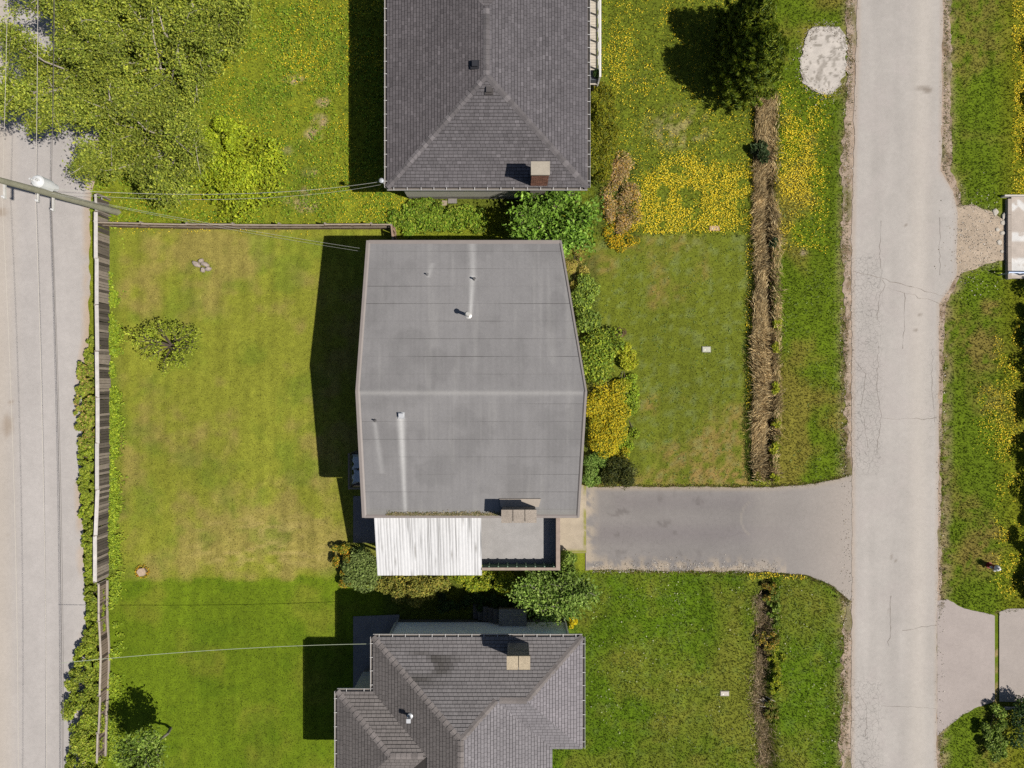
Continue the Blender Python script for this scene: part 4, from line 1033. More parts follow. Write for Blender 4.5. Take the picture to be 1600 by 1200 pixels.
# ------------------------------------------------------------------ trees and shrubs
LIME = [(168, 176, 40), (150, 166, 44), (184, 184, 50)]
MIDG = [(118, 142, 52), (136, 160, 64), (94, 118, 42), (150, 170, 78)]
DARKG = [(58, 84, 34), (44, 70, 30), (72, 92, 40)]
OLIVE = [(124, 130, 52), (108, 116, 44), (140, 142, 66)]
GOLD = [(222, 196, 28), (232, 206, 40), (200, 184, 36), (168, 164, 40)]
BRAM = [(156, 168, 56), (136, 156, 50), (172, 178, 70), (112, 130, 44)]
def tree(name, px, py, h, r, colors, n, leaf, label, group=None, limbs=8, bark=(150, 142, 132), crown_lo=0.35, droop=0.0, sub=5, spread=.28, lim_r=.07, squash=1.0, ecc=(1, 1), lean=(0, 0), bare=0.0, stems=1):
    x, y, _ = G(px, py); t = thing(name, label, 'tree', (x, y, 0), group); B = Vector((x, y, 0))
    mb = MB(); hubs = []
    for s_ in range(stems):
        a_ = s_ * 6.283 / max(stems, 1) + .4; foot = B + (Vector((math.cos(a_), math.sin(a_), 0)) * .35 * (stems > 1)); hub = foot + Vector((lean[0], lean[1], h * crown_lo)) + Vector((math.cos(a_), math.sin(a_), 0)) * (stems > 1) * r * .2
        mb.tube([foot + Vector((0, 0, -.1)), foot.lerp(hub, .5) + Vector((random.gauss(0, .05), random.gauss(0, .05), 0)), hub], [lim_r * 1.8, lim_r * 1.4, lim_r * 1.2], alb(*bark), 8); hubs.append(hub)
    mb.build('trunk', 'bark', t)
    tips = []; mb = MB()
    for k in range(limbs):
        hub = hubs[k % stems]; a_ = k * 2.399 + random.gauss(0, .25); q = r * random.uniform(.6, 1.0); hz = h * random.uniform(.65, 1.0) - q * .25 * droop
        end = Vector((x + lean[0] + math.cos(a_) * q * ecc[0], y + lean[1] + math.sin(a_) * q * ecc[1], hz)); mid = hub.lerp(end, .5) + Vector((random.gauss(0, .1 * r), random.gauss(0, .1 * r), h * .12))
        pts = [hub, hub.lerp(mid, .5) + Vector((random.gauss(0, .05), random.gauss(0, .05), .05)), mid, mid.lerp(end, .5) + Vector((random.gauss(0, .08), random.gauss(0, .08), .04)), end]
        mb.tube(pts, [lim_r, lim_r * .8, lim_r * .6, lim_r * .42, lim_r * .15], alb(*bark) * random.uniform(.85, 1.2), 6)
        for j in range(sub):
            f_ = random.uniform(.25, 1.0); i_ = min(3, int(f_ * 4)); o_ = pts[i_].lerp(pts[i_ + 1], f_ * 4 - i_); aa = a_ + random.gauss(0, .9); ln = r * random.uniform(.2, .45)
            e = o_ + Vector((math.cos(aa) * ln * ecc[0], math.sin(aa) * ln * ecc[1], random.uniform(-.1, .35) * h * .25)); m_ = o_.lerp(e, .5) + Vector((random.gauss(0, .06), random.gauss(0, .06), .08))
            mb.tube([o_, m_, e], [lim_r * .38, lim_r * .26, lim_r * .1], alb(*bark) * random.uniform(.85, 1.25), 5)
            if random.random() > bare: tips += [(o_, m_), (m_, e), (m_, e)]
        tips.append((pts[3], pts[4]))
    mb.build('limb', 'bark', t)
    A_ = np.array([tuple(a_) for a_, _ in tips]); E_ = np.array([tuple(b_) for _, b_ in tips]); idx = RNG.integers(0, len(tips), n); f_ = RNG.random(n)[:, None]
    p = A_[idx] * (1 - f_) + E_[idx] * f_ + RNG.normal(0, 1, (n, 3)) * spread * np.array([1, 1, .7 * squash]); p[:, 2] = np.maximum(p[:, 2], .1)
    nn = unit(n) * .75; nn[:, 2] += .75; nn /= np.linalg.norm(nn, axis=1, keepdims=True)
    cols = pal(colors, n) * (.78 + .44 * vnoise(p[:, 0], p[:, 1], 1.1, 52))[:, None]
    mkobj('crown', leaf_mesh('crown', p - np.array([x, y, 0]), nn, leaf, cols), t)
    return t
# tall thin-leaved trees over the lane corner
for (px, py, r, h, lab, n) in ((168, 165, 3.2, 5.2, 'tree with pale grey limbs overhanging the lane beside the utility pole', 17000), (285, 140, 3.3, 5.0, 'sparse olive tree with bare pale limbs between meadow and lane tree', 17000), (280, 256, 3.3, 4.4, 'sparse olive tree with bare pale limbs growing just behind boundary fence', 16000), (345, 70, 2.8, 4.4, 'olive leaved tree at far edge of the dandelion meadow', 10000), (170, 20, 3.0, 5.0, 'olive leaved tree standing over lane farthest from the fences', 10000)):
    tree('olive_tree', px, py, h, r, [(142, 156, 54), (124, 140, 46), (160, 170, 68), (104, 118, 38), (178, 184, 66)], int(n * 2.6), .115, lab, 'trees at the lane corner', limbs=14, sub=8, spread=.22, lim_r=.06, bark=(186, 176, 162), stems=3, crown_lo=.3, bare=.12)
shrub('lime_bush', 376, 275, 2.1, 2.2, 1.3, [(172, 186, 40), (186, 194, 50), (148, 170, 38)], 7500, .13, 'bright lime green bush beside the olive trees and meadow', nl=26, spread=.95)
shrub('lime_bush', 352, 228, 1.0, 1.2, 1.2, [(172, 186, 40), (156, 176, 40)], 3000, .12, 'small lime green bush under edge of the olive trees', nl=12, spread=.95)
tree('apple_sapling', 277, 542, 1.5, 1.65, [(158, 172, 50), (140, 158, 44), (176, 186, 66)], 1900, .115, 'small spreading sapling with thin leaves alone on the back lawn', limbs=17, sub=4, spread=.10, lim_r=.04, bark=(92, 80, 72), ecc=(1.15, .85), crown_lo=.3)
tree('young_tree', 266, 1138, 3.9, 1.1, MIDG, 3500, .14, 'bushy young tree casting shade beside the low rail fence', limbs=12, sub=5, spread=.22, lim_r=.05)
tree('broadleaf_tree', 864, 358, 2.9, 2.25, [(112, 150, 46), (128, 166, 56), (92, 126, 38), (146, 178, 74)], 7000, .19, 'bright green broadleaf tree filling the gap between two houses', limbs=16, sub=7, spread=.24, lim_r=.06, ecc=(1, .72), bark=(120, 106, 90))
tree('broadleaf_tree', 862, 911, 2.7, 1.95, [(136, 162, 72), (118, 146, 58), (154, 176, 90), (98, 126, 46)], 8500, .14, 'light green drooping tree beside deck corner and driveway', limbs=16, sub=7, spread=.22, lim_r=.055, ecc=(1, .62), droop=.6)
shrub('bushy_shrub', 889, 868, .7, .6, 1.6, MIDG, 2200, .14, 'light green shrub tucked against the deck corner post')
# conifer
def conifer(px, py, h, r, label):
    x, y, _ = G(px, py); t = thing('evergreen', label, 'tree', (x, y, 0)); mb = MB(); mb.tube([(x, y, -.1), (x, y, h * .9)], [.16, .03], alb(96, 80, 66), 8); mb.build('trunk', 'bark', t)
    P_, N_, C_ = [], [], []
    mbl = MB()
    for k in range(190):
        f_ = k / 190; z = h * (.04 + .9 * f_); a_ = k * 2.399; q = r * (1 - f_) ** .62 * random.uniform(.68, 1.18); d = np.array([math.cos(a_), math.sin(a_), 0]); lift = .35 + .5 * f_
        m = int(60 + 260 * (1 - f_)); s_ = RNG.random(m) ** .6; side = np.cross(d, [0, 0, 1])
        pts = np.array([0, 0, z]) + d * (q * s_)[:, None] + np.array([0, 0, 1]) * (lift * q * s_ ** 1.6)[:, None] + side * (RNG.normal(0, .16, m) * (1.15 - s_) * (.4 + q * .5))[:, None] + RNG.normal(0, .05, (m, 3))
        P_.append(pts); nn = d * .95 + unit(m) * .45 + np.array([0, 0, .3]); N_.append(nn / np.linalg.norm(nn, axis=1, keepdims=True))
        C_.append(pal([(96, 112, 26), (74, 94, 22), (122, 132, 30)], m, k=1.8)); 
        if k % 6 == 0: mbl.tube([(x, y, z), (x + d[0] * q * .5, y + d[1] * q * .5, z + lift * q * .33), (x + d[0] * q, y + d[1] * q, z + lift * q)], [.03, .02, .008], alb(96, 80, 66), 5)
    mbl.build('limb', 'bark', t)
    p = np.concatenate(P_); mkobj('crown', leaf_mesh('crown', p, np.concatenate(N_), .17, np.concatenate(C_), aspect=.35), t)
conifer(1151, 126, 5.4, 1.95, 'tall cone shaped evergreen with long dark shadow near the road')
conifer(1146, 66, 5.0, 1.6, 'slimmer evergreen standing close behind the tall cone shaped one')
# junipers by the north house
for px, py, rx, ry, h, lab in ((938, 162, 1.0, .8, 1.3, 'golden juniper at the corner of the white railed deck'), (934, 210, 1.0, 1.1, 1.4, 'golden juniper against house wall next to the deck juniper'), (930, 262, 1.0, 1.2, 1.3, 'golden juniper against house wall near chimney end'), (953, 190, .6, 2.2, .6, 'low spreading golden juniper edging the dandelion lawn')):
    shrub('juniper', px, py, rx, ry, h, [(140, 142, 30), (122, 128, 30), (98, 112, 30), (160, 154, 36)], 4200, .13, lab, 'shrub', 'junipers along the house wall', aspect=.35)
shrub('dry_heather', 967, 308, 1.0, 2.1, .5, [(206, 178, 132), (184, 156, 124), (214, 186, 122), (160, 150, 84), (216, 172, 76)], 6500, .11, 'dried tan heather mound with orange tips beside dandelion lawn', nl=34, spread=.95, aspect=.3)
shrub('flower_patch', 968, 372, 1.0, .75, .22, [(130, 140, 40), (150, 150, 36)], 1300, .08, 'low orange yellow flower clump at the foot of heather', nl=30, spread=1.0, ls=.55, flowers=([(236, 196, 30), (230, 186, 30)], 900, .055))
# foundation planting east of the main house
shrub('grass_clump', 899, 415, .7, 1.5, .5, [(196, 176, 96), (180, 160, 84), (168, 166, 60)], 2200, .14, 'straw coloured ornamental grass below the slanting eave', aspect=.15)
shrub('leafy_shrub', 910, 480, 1.0, 1.9, 1.0, MIDG + [(156, 172, 58)], 4200, .13, 'mid green leafy shrub beside slanting felt roof eave')
shrub('leafy_shrub', 938, 545, 1.35, 2.0, 1.0, [(152, 172, 54), (130, 156, 48), (178, 188, 62), (104, 130, 42)], 6200, .12, 'wide light green shrub between felt roof and front lawn')
shrub('leafy_shrub', 975, 575, .7, 1.9, .6, [(176, 182, 40), (160, 172, 40), (190, 186, 56)], 2600, .11, 'narrow yellow green shrub edging the front lawn')
shrub('brown_shrub', 967, 522, .35, .35, .5, [(110, 92, 66), (128, 110, 74)], 600, .09, 'small dead brown shrub in front of light green shrub')
shrub('flowering_hedge', 946, 652, 1.0, 2.3, .9, [(160, 160, 34), (182, 172, 30), (132, 142, 36)], 6500, .10, 'clipped hedge covered in bright yellow blossom beside felt roof', nl=80, spread=.86, rough=.06, flowers=(GOLD, 7000, .07))
shrub('lime_edging', 980, 650, .6, 2.6, .4, [(150, 172, 44), (168, 182, 56), (132, 160, 44)], 3200, .10, 'low lime green edging plants before the yellow hedge', nl=24, spread=.95)
shrub('lime_edging', 962, 708, .8, .6, .4, [(196, 182, 44), (180, 172, 40)], 900, .09, 'low yellow green plant at end of yellow hedge')
shrub('leafy_shrub', 928, 728, .75, 1.35, .8, [(122, 150, 64), (106, 136, 54), (138, 162, 76)], 4200, .10, 'rounded green shrub at driveway corner by house wall')
shrub('dark_bush', 967, 737, 1.0, 1.0, 1.1, [(70, 78, 30), (54, 64, 24), (92, 94, 40)], 4200, .11, 'dark round clipped bush at edge of the driveway', nl=26, spread=.7, aspect=.4)
# behind the patio cover
shrub('azalea', 537, 880, .75, 1.35, .8, [(130, 140, 46), (108, 122, 40), (170, 158, 50)], 3600, .10, 'azalea with orange yellow blossom at lawn edge by patio cover', nl=16, spread=.85, flowers=([(220, 170, 40), (222, 186, 50), (206, 146, 46)], 520, .06), rot=.25, ls=.8)
shrub('round_bush', 571, 887, 1.25, 1.2, 1.2, [(128, 146, 76), (114, 134, 66), (142, 158, 88)], 7800, .095, 'dense grey green round bush beside corner of patio cover', nl=26, spread=.72)
shrub('drooping_shrub', 645, 903, 1.9, 1.1, 1.3, [(160, 158, 70), (142, 146, 60), (176, 160, 72), (128, 132, 56)], 5600, .11, 'olive gold drooping shrub below the patio cover edge', nl=26, spread=.95)
for px, lab in ((705, 'yellow green hedge plant below middle of patio cover'), (745, 'yellow green hedge plant below end of patio cover'), (785, 'yellow green hedge plant below deck railing')):
    shrub('hedge_plant', px, 900, 1.1, .85, .6, [(166, 176, 46), (146, 164, 44), (186, 186, 56), (118, 142, 40)], 3400, .12, lab, 'shrub', 'hedge plants below patio cover')
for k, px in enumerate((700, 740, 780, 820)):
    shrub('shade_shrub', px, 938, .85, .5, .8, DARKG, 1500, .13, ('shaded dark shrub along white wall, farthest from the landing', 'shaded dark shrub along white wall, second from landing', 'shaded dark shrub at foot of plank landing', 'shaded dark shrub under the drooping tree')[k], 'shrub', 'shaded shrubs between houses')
shrub('golden_shrub', 893, 972, .33, .38, .5, [(224, 204, 30), (206, 190, 30)], 700, .10, 'small golden yellow shrub at white house corner')
# ground between north and main house
for px, py, lab in ((640, 345, 'low weedy plants beside end of boundary fence'), (690, 345, 'low weedy plants in mid gap between houses'), (735, 345, 'low weedy plants near shaded broadleaf tree'), (668, 330, 'low weedy plants below dark roof gutter')):
    shrub('weed_patch', px, py, 1.0, .75, .35, [(124, 154, 42), (142, 168, 50), (104, 136, 38), (160, 170, 60)], 3000, .13, lab, 'weeds', 'weeds between the houses', nl=22, spread=.95, stems=False)
# bramble hedge by the lane
SEG = [(146, 552, .45, .6, .6), (141, 590, .7, .8, .8), (138, 632, .75, .9, .9), (141, 676, .7, .9, .9), (143, 716, .65, .8, .9), (142, 756, .65, .8, .9), (144, 798, .6, .8, .9), (148, 842, .55, .8, .9), (150, 884, .55, .8, .9), (152, 922, .6, .8, .9), (154, 962, .6, .8, .9), (152, 1000, .7, .8, 1.0), (146, 1032, .9, .8, 1.2), (140, 1066, 1.1, .8, 1.3), (138, 1100, 1.2, .8, 1.2), (138, 1140, 1.2, .9, 1.2), (138, 1185, 1.2, .9, 1.2)]
WORDS = ('thin end of hedge at the fence post', 'second from the thin end', 'third from the thin end', 'fourth from the thin end', 'fifth from the thin end', 'sixth from the thin end', 'seventh from the thin end', 'eighth from the thin end', 'last beside the white rail', 'first beside the two pale rails', 'second beside the two pale rails', 'third beside the two pale rails', 'where the hedge bulges over the lane', 'just past the hedge bulge', 'second past the hedge bulge', 'third past the hedge bulge', 'fourth past the hedge bulge')
for k, (px, py, rx, ry, h) in enumerate(SEG):
    cols = BRAM + ([(176, 150, 90)] if k in (1, 2, 3) else []) + ([(150, 168, 40)] if k > 3 else [])
    shrub('bramble', px + 2, py, rx * .8, ry + .3, h * .85, cols, 2800 if k < 12 else 4200, .11, 'bramble clump between lane and fence, ' + WORDS[k], 'bramble', 'brambles along the lane', nl=34, spread=1.0, ls=.62)
# ditch plants
TEAL = [(58, 76, 40), (46, 62, 34), (82, 98, 60)]
shrub('broadleaf_plant', 1184, 243, .62, .6, .6, TEAL, 520, .30, 'dark teal broad leaved plant growing in the straw ditch', 'plant')
shrub('broadleaf_plant', 1209, 380, .25, .3, .4, TEAL, 160, .2, 'small teal plant on straw ditch edge beside verge', 'plant')
for k, (px, py) in enumerate(((1212, 506), (1211, 543), (1209, 606), (1211, 660), (1209, 700))):
    shrub('lime_weed', px, py, .25, .4, .35, LIME, 420, .12, 'lime green weed on road side of straw ditch, %s from the teal plants' % ('first', 'second', 'third', 'fourth', 'fifth')[k], 'weeds', 'weeds on the ditch edge', nl=7, stems=False)
shrub('leafy_weed', 1178, 744, .5, .3, .4, [(120, 140, 40), (150, 150, 44), (110, 86, 50)], 700, .11, 'mixed weeds closing the straw ditch at the driveway', 'weeds', stems=False)
shrub('lime_weed', 1206, 746, .45, .3, .35, LIME, 700, .12, 'lime weeds closing the straw ditch at driveway edge', 'weeds', stems=False)
for k, (px, py, c_, lab) in enumerate(((1200, 925, [(176, 150, 50), (130, 110, 50)], 'yellow brown weeds where the ditch leaves driveway'), (1204, 950, MIDG, 'mid green weeds in grassy ditch past driveway'), (1197, 1000, [(190, 160, 60), (120, 110, 50)], 'golden weeds in middle of the grassy ditch'), (1212, 1028, LIME, 'lime weeds on bank of the grassy ditch'), (1211, 1065, LIME, 'lime weeds near dead sticks in grassy ditch'), (1206, 1110, [(150, 130, 60), (110, 120, 50)], 'brown green weeds around the dead sticks'))):
    shrub('leafy_weed', px + random.uniform(-4, 4), py, random.uniform(.3, .6), random.uniform(.5, 1.1), random.uniform(.25, .5), c_ + [(112, 128, 44)], 900, .10, lab, 'weeds', 'weeds in the grassy ditch', nl=18, spread=1.0, ls=.6, stems=False)
# hedge on the far right
for k, (px, py, c_, h) in enumerate(((1604, 470, MIDG, 1.1), (1606, 530, DARKG, 1.2), (1608, 590, DARKG, 1.4), (1602, 650, OLIVE, 1.2), (1604, 715, DARKG, 1.3), (1606, 780, DARKG, 1.3), (1604, 845, OLIVE, 1.2), (1604, 910, [(150, 140, 40), (110, 116, 40)], 1.0), (1612, 90, DARKG, 1.6), (1614, 160, DARKG, 1.6), (1614, 230, DARKG, 1.5), (1586, 1122, DARKG, 1.3), (1545, 1142, MIDG, .9))):
    lab = ('green shrub by the slab with blue rail', 'dark shrub second from the slab rail', 'dark shrub third from the slab rail', 'olive shrub with white blossom beside far verge', 'dark shrub past the white blossom shrub', 'dark shrub between the two olive shrubs', 'olive shrub near the red hydrant', 'yellowing shrub between hydrant and asphalt pad', 'dark shrub behind dandelion strip, farthest from slab', 'dark shrub behind middle of dandelion strip', 'dark shrub behind dandelion strip nearest pale slab', 'dark shrub against kerb below asphalt pads', 'green shrub at lower end of asphalt pad')[k]
    shrub('verge_shrub', px + (12 if k < 8 else 24 if k < 11 else 0) + random.uniform(-2, 6), py, random.uniform(.7, 1.0), random.uniform(1.3, 2.0), h * random.uniform(.8, 1.1), c_, 2400, .13, lab, 'shrub', 'shrubs along the far verge', flowers=([(240, 240, 240)], 160, .13) if k in (3, 6, 7) else None)
# potted plant on the white railed deck
x, y, _ = P(929, 120, 1.2)
t = thing('planter', 'dark square planter with small plant on white railed deck', 'planter', (x, y, 1.0))
mb = MB(); mb.prism([(x - .24, y - .26), (x + .2, y - .26), (x + .2, y + .26), (x - .24, y + .26)], 1.0, 1.42, alb(92, 96, 104)); mb.build('pot', 'painted', t)
p, nn = cloud([((.08, 0, .55), (.2, .22, .2))], 260); mkobj('foliage', leaf_mesh('foliage', p, nn, .11, pal(DARKG, 260)), t)

# ------------------------------------------------------------------ small things
def rock(px, py, a_, b_, h, col, label, name='rock', group=None, rot=0.0, z=0.0, cat='rock'):
    x, y, _ = G(px, py); mb = MB(); n = 9; rings = []
    prof = ((1.0, -.05), (1.03, .35), (.86, .8), (.45, 1.0)); vs = []
    jit = [random.uniform(.78, 1.15) for _ in range(n)]
    for q, zz in prof:
        for k in range(n):
            t = 6.283 * k / n; dx, dy = a_ * q * math.cos(t) * jit[k], b_ * q * math.sin(t) * jit[k]
            vs.append((x + dx * math.cos(rot) - dy * math.sin(rot), y + dx * math.sin(rot) + dy * math.cos(rot), z + h * zz * random.uniform(.9, 1.1)))
    fs = [(i * n + k, i * n + (k + 1) % n, (i + 1) * n + (k + 1) % n, (i + 1) * n + k) for i in range(3) for k in range(n)] + [tuple(3 * n + k for k in range(n))]
    mb.add(vs, fs, alb(*col)); o = mb.build(name, 'stone', None, org=(x, y, z)); return tag(o, label, cat, group)
for px, py, a_, b_, r_, lab in ((307, 413, .26, .15, -.7, 'long grey rock with tilt, in the small lawn rock pile'), (315, 408, .16, .13, .3, 'rounded grey rock at the top of lawn rock pile'), (321, 413, .27, .15, -.5, 'broad grey rock in middle of lawn rock pile'), (318, 422, .16, .13, 1.0, 'small upright grey rock at foot of lawn rock pile'), (326, 420, .17, .14, .2, 'smooth grey rock at the sapling-free end of lawn rock pile')):
    rock(px, py, a_, b_, .2, (186, 172, 162), lab.replace('sapling-free ', 'house-facing '), group='rocks piled on the back lawn', rot=r_)
x, y, _ = G(223, 893); t = thing('tree_stump', 'pale cut tree stump ringed with weeds on lawn', 'stump', (x, y, 0))
mb = MB(); pr = [(x + .27 * random.uniform(.85, 1.15) * math.cos(k * .5236), y + .25 * random.uniform(.85, 1.15) * math.sin(k * .5236)) for k in range(12)]; mb.prism(pr, -.05, .12, alb(150, 124, 100)); mb.build('bark_ring', 'bark', t)
mb = MB(); mb.prism([(x + (a_ - x) * .9, y + (b_ - y) * .9) for a_, b_ in pr], .121, .135, alb(206, 182, 158)); mb.build('cut_face', 'stone', t)
p = np.stack([.33 * np.cos(np.linspace(0, 44, 160)), .31 * np.sin(np.linspace(0, 44, 160)), np.full(160, .05)], 1) + RNG.normal(0, .045, (160, 3)); p[:, 2] = np.abs(p[:, 2]) + .02
nn = unit(160); nn[:, 2] = abs(nn[:, 2]) + .6; nn /= np.linalg.norm(nn, axis=1, keepdims=True); mkobj('weed_ring', leaf_mesh('weed_ring', p, nn, .08, pal([(200, 170, 40), (150, 150, 40), (190, 130, 40)], 160)), t)['kind'] = 'stuff'
def lid(px, py, w, d, col, label, rot=0.0):
    x, y, _ = G(px, py); t = thing('meter_box', label, 'utility box', (x, y, 0)); ca, sa = math.cos(rot), math.sin(rot)
    R = lambda a_, b_: (x + a_ * ca - b_ * sa, y + a_ * sa + b_ * ca)
    mb = MB(); mb.prism([R(-w / 2 - .03, -d / 2 - .03), R(w / 2 + .03, -d / 2 - .03), R(w / 2 + .03, d / 2 + .03), R(-w / 2 - .03, d / 2 + .03)], -.1, .05, alb(*[c * .8 for c in col])); mb.build('frame', 'concrete', t)
    mb = MB(); mb.prism([R(-w / 2, -d / 2), R(w / 2, -d / 2), R(w / 2, d / 2), R(-w / 2, d / 2)], .051, .07, alb(*col)); l = mb.build('lid', 'concrete', t)
    mb = MB(); mb.lathe((*R(-w * .22, -d * .1), .07), [(.035, 0), (.035, .012)], alb(236, 234, 226), 10); mb.build('knob', 'metal', l)
lid(1103.5, 546, .42, .26, (214, 214, 196), 'pale concrete meter box lid in middle of front lawn')
lid(1116, 357, .50, .22, (206, 176, 146), 'tan meter box lid at dandelion edge of front lawn')
lid(1132, 1083, .42, .22, (224, 214, 204), 'pale pinkish meter box lid in deep green lawn')
# hydrant
x, y, _ = G(1545, 883); t = thing('fire_hydrant', 'red fire hydrant with white bonnet on far verge', 'hydrant', (x, y, 0))
mb = MB(); mb.lathe((x, y, 0), [(.17, -.05), (.17, .05), (.12, .06), (.12, .55), (.16, .56), (.16, .61)], alb(150, 40, 36), 16); mb.build('barrel', 'painted', t)
mb = MB(); mb.lathe((x, y, .612), [(.16, 0), (.155, .06), (.11, .15), (.05, .2), (.05, .27)], alb(240, 240, 240), 16); mb.build('bonnet', 'painted', t)
for dx, dy in ((1, 0), (-1, 0), (0, -1)):
    mb = MB(); mb.tube([(x + dx * .1, y + dy * .1, .42), (x + dx * .22, y + dy * .22, .42)], .065, alb(232, 232, 232), 10); mb.build('outlet', 'painted', t)
# right hand slab with kerb and blue rail, loose stones beside it
t = thing('concrete_slab', 'pale patchy concrete slab with kerb and blue white rail across road', 'slab', G(1590, 372))
def slab_col(px, py):
    c = np.repeat(alb(204, 192, 182)[None, :], len(px), 0); w = sstep(8, 2, np.abs(py - 322 + 3 * np.sin(px / 3))) + sstep(9, 3, np.abs(py - 371)) + sstep(16, 8, np.abs(py - 417))
    return mixc(c, alb(236, 234, 232), np.clip(w * sstep(.3, .5, fbm(px * S, py * S, 3.0, 75)) * 1.6, 0, 1))
us = np.arange(1577, 1700, 2.0); vs_ = np.arange(309, 436.1, 2.0); UX, UY = np.meshgrid(us, vs_); zz = np.full(UX.shape, .16)
V = np.stack([(UX - 800) * S, -(UY - 600) * S, zz], -1).reshape(-1, 3) - np.array(ORG[t]); nu = len(us); i = np.arange((nu - 1) * (len(vs_) - 1)); a = (i // (nu - 1)) * nu + i % (nu - 1)
mkobj('slab_top', mkmesh('slab_top', V, np.stack([a, a + nu, a + nu + 1, a + 1], 1), 'concrete', slab_col(UX.ravel(), UY.ravel())), t)
mb = MB(); mb.box(gx(1577.1), gx(1699.5), gy(435.9), gy(309.1), -.1, .156, alb(176, 168, 160)); mb.build('slab_base', 'concrete', t)
for k in range(5): mb = MB(); ya = 312 + k * 25; mb.box(gx(1571), gx(1576.7), gy(ya + 24.6), gy(ya), -.1, .2, alb(188, 176, 166)); mb.build('kerb', 'concrete', t)
mb = MB(); mb.box(gx(1564), gx(1700), gy(309), gy(306.5), -.1, .3, alb(222, 214, 208)); mb.build('edge_beam', 'concrete', t)
mb = MB(); mb.tube([G(1560, 429, .75), G(1700, 431, .75)], .045, alb(190, 206, 236), 8); r_ = mb.build('rail', 'metal', t)
for px in (1561, 1590, 1620): mb = MB(); mb.tube([G(px, 430, -.1), G(px, 430, .75)], .04, alb(170, 184, 214), 8); mb.build('post', 'metal', r_)
for k, (px, py, a_, b_, lab) in enumerate(((1555, 331, .16, .2, 'oblong pale stone farthest up beside slab kerb'), (1568, 338, .1, .22, 'narrow pale stone touching slab kerb'), (1567, 348, .14, .14, 'notched pale stone beside the slab kerb'), (1558, 359, .13, .11, 'small pale stone on the gravel pad'), (1566, 364, .2, .12, 'flat pale stone wedged against slab kerb'), (1561, 379, .15, .15, 'square pale stone set in gravel pad'), (1565, 393, .1, .1, 'tiny pale stone near lower gravel pad'))):
    rock(px, py, a_, b_, .07, (214, 206, 194), lab, 'paving_stone', 'stones beside the slab', cat='stone')
o = MB().box(gx(1568), gx(1700), gy(1107), gy(1104), -.1, .16, alb(212, 206, 200)).build('kerb', 'concrete', None, org=G(1580, 1105)); tag(o, 'pale concrete kerb along lower edge of asphalt pads', 'kerb')
o = MB().prism([g2(700, 318), g2(714, 318), g2(714, 303), g2(701, 303)], -.05, .05, alb(150, 144, 140)).build('stepping_stone', 'concrete', None, org=G(707, 310)); tag(o, 'grey stepping stone among weeds under dark roof gutter', 'stone')
o = MB().prism([g2(690, 322), g2(698, 321), g2(699, 314), g2(691, 313)], -.05, .04, alb(176, 160, 140)).build('stepping_stone', 'concrete', None, org=G(694, 318)); tag(o, 'small tan stepping stone beside the grey one', 'stone')
# dead sticks in the grassy ditch
mb = MB()
for _ in range(9):
    x, y, _z = G(1188 + random.gauss(0, 5), 1098 + random.gauss(0, 4)); a_ = random.gauss(-.4, .6); L = random.uniform(.25, .6); mb.tube([(x, y, -.15), (x + math.cos(a_) * L * .5, y + math.sin(a_) * L * .5, .0), (x + math.cos(a_) * L, y + math.sin(a_) * L, -.05)], [.025, .02, .008], alb(226, 214, 198), 5)
tag(mb.build('dead_branch', 'bark', None, org=G(1188, 1098)), 'bleached dead branch lying in the grassy ditch', 'branch')

# ------------------------------------------------------------------ ground cover (uncountable)
def edge_grass(px, py, hgt, cols, label, name='edge_grass'):
    n_ = len(px); blades(name, px, py, gheight(px, py) - .01, hgt, .035, cols, label=label, per=4, flat=.85)
def blades(name, px, py, z0, length, width, cols, mat='blade', label=None, cat='grass', per=3, flat=0.6, ang=None, curl=False, angj=.5):
    """short grass: 'per' blades per tuft, one triangle each"""
    n = len(px); px = np.repeat(px, per); py = np.repeat(py, per); z = np.repeat(z0, per); c = np.repeat(cols, per, 0); m = n * per
    L = np.repeat(length, per) * RNG.uniform(.6, 1.2, m); a_ = RNG.uniform(0, 6.283, m) if ang is None else np.repeat(ang, per) + RNG.normal(0, angj, m)
    x = (px - 800) * S + RNG.normal(0, .015, m); y = -(py - 600) * S + RNG.normal(0, .015, m); lean = RNG.uniform(.3, 1.0, m) * flat
    d = np.stack([np.cos(a_), np.sin(a_)], 1); w = (width * RNG.uniform(.6, 1.3, m) / 2)[:, None]; s_ = np.stack([-d[:, 1], d[:, 0]], 1)
    b0 = np.stack([x, y, z], 1); hz = np.sqrt(np.maximum(1 - lean ** 2, .05))
    tip = b0 + np.stack([d[:, 0] * L * lean, d[:, 1] * L * lean, L * hz], 1)
    e = np.concatenate([s_ * w, np.zeros((m, 1))], 1)
    c = c * RNG.uniform(.55, 1.5, (m, 1))
    if not curl:
        V = np.stack([b0 - e, b0 + e, tip], 1).reshape(-1, 3); F = np.arange(3 * m).reshape(-1, 3); C = np.repeat(c, 3, 0)
    else:
        mid = b0 * .5 + tip * .5; mid[:, 2] += L * .18
        V = np.stack([b0 - e, b0 + e, mid + e, mid - e, mid - e * .9, mid + e * .9, tip + e * .2, tip - e * .2], 1).reshape(-1, 3); F = np.arange(8 * m).reshape(-1, 4); C = np.repeat(c, 8, 0)
    o = mkobj(name, mkmesh(name, V, F, mat, C)); o['kind'] = 'stuff'
    if label: tag(o, label, cat)
    return o
N_ = 330000
px = RNG.uniform(-10, 1612, N_); py = RNG.uniform(-12, 1212, N_)
ok = ~(paved(px, py) | house_at(px, py)) & (ditch(px, py) < .35) & (RNG.random(N_) > .96 * strawzone(px, py))
n3 = fbm((px - 800) * S, -(py - 600) * S, 2.4, 80, 3)
ok &= RNG.random(N_) > .85 * dryness_edges(px, py) * (n3 > .42)
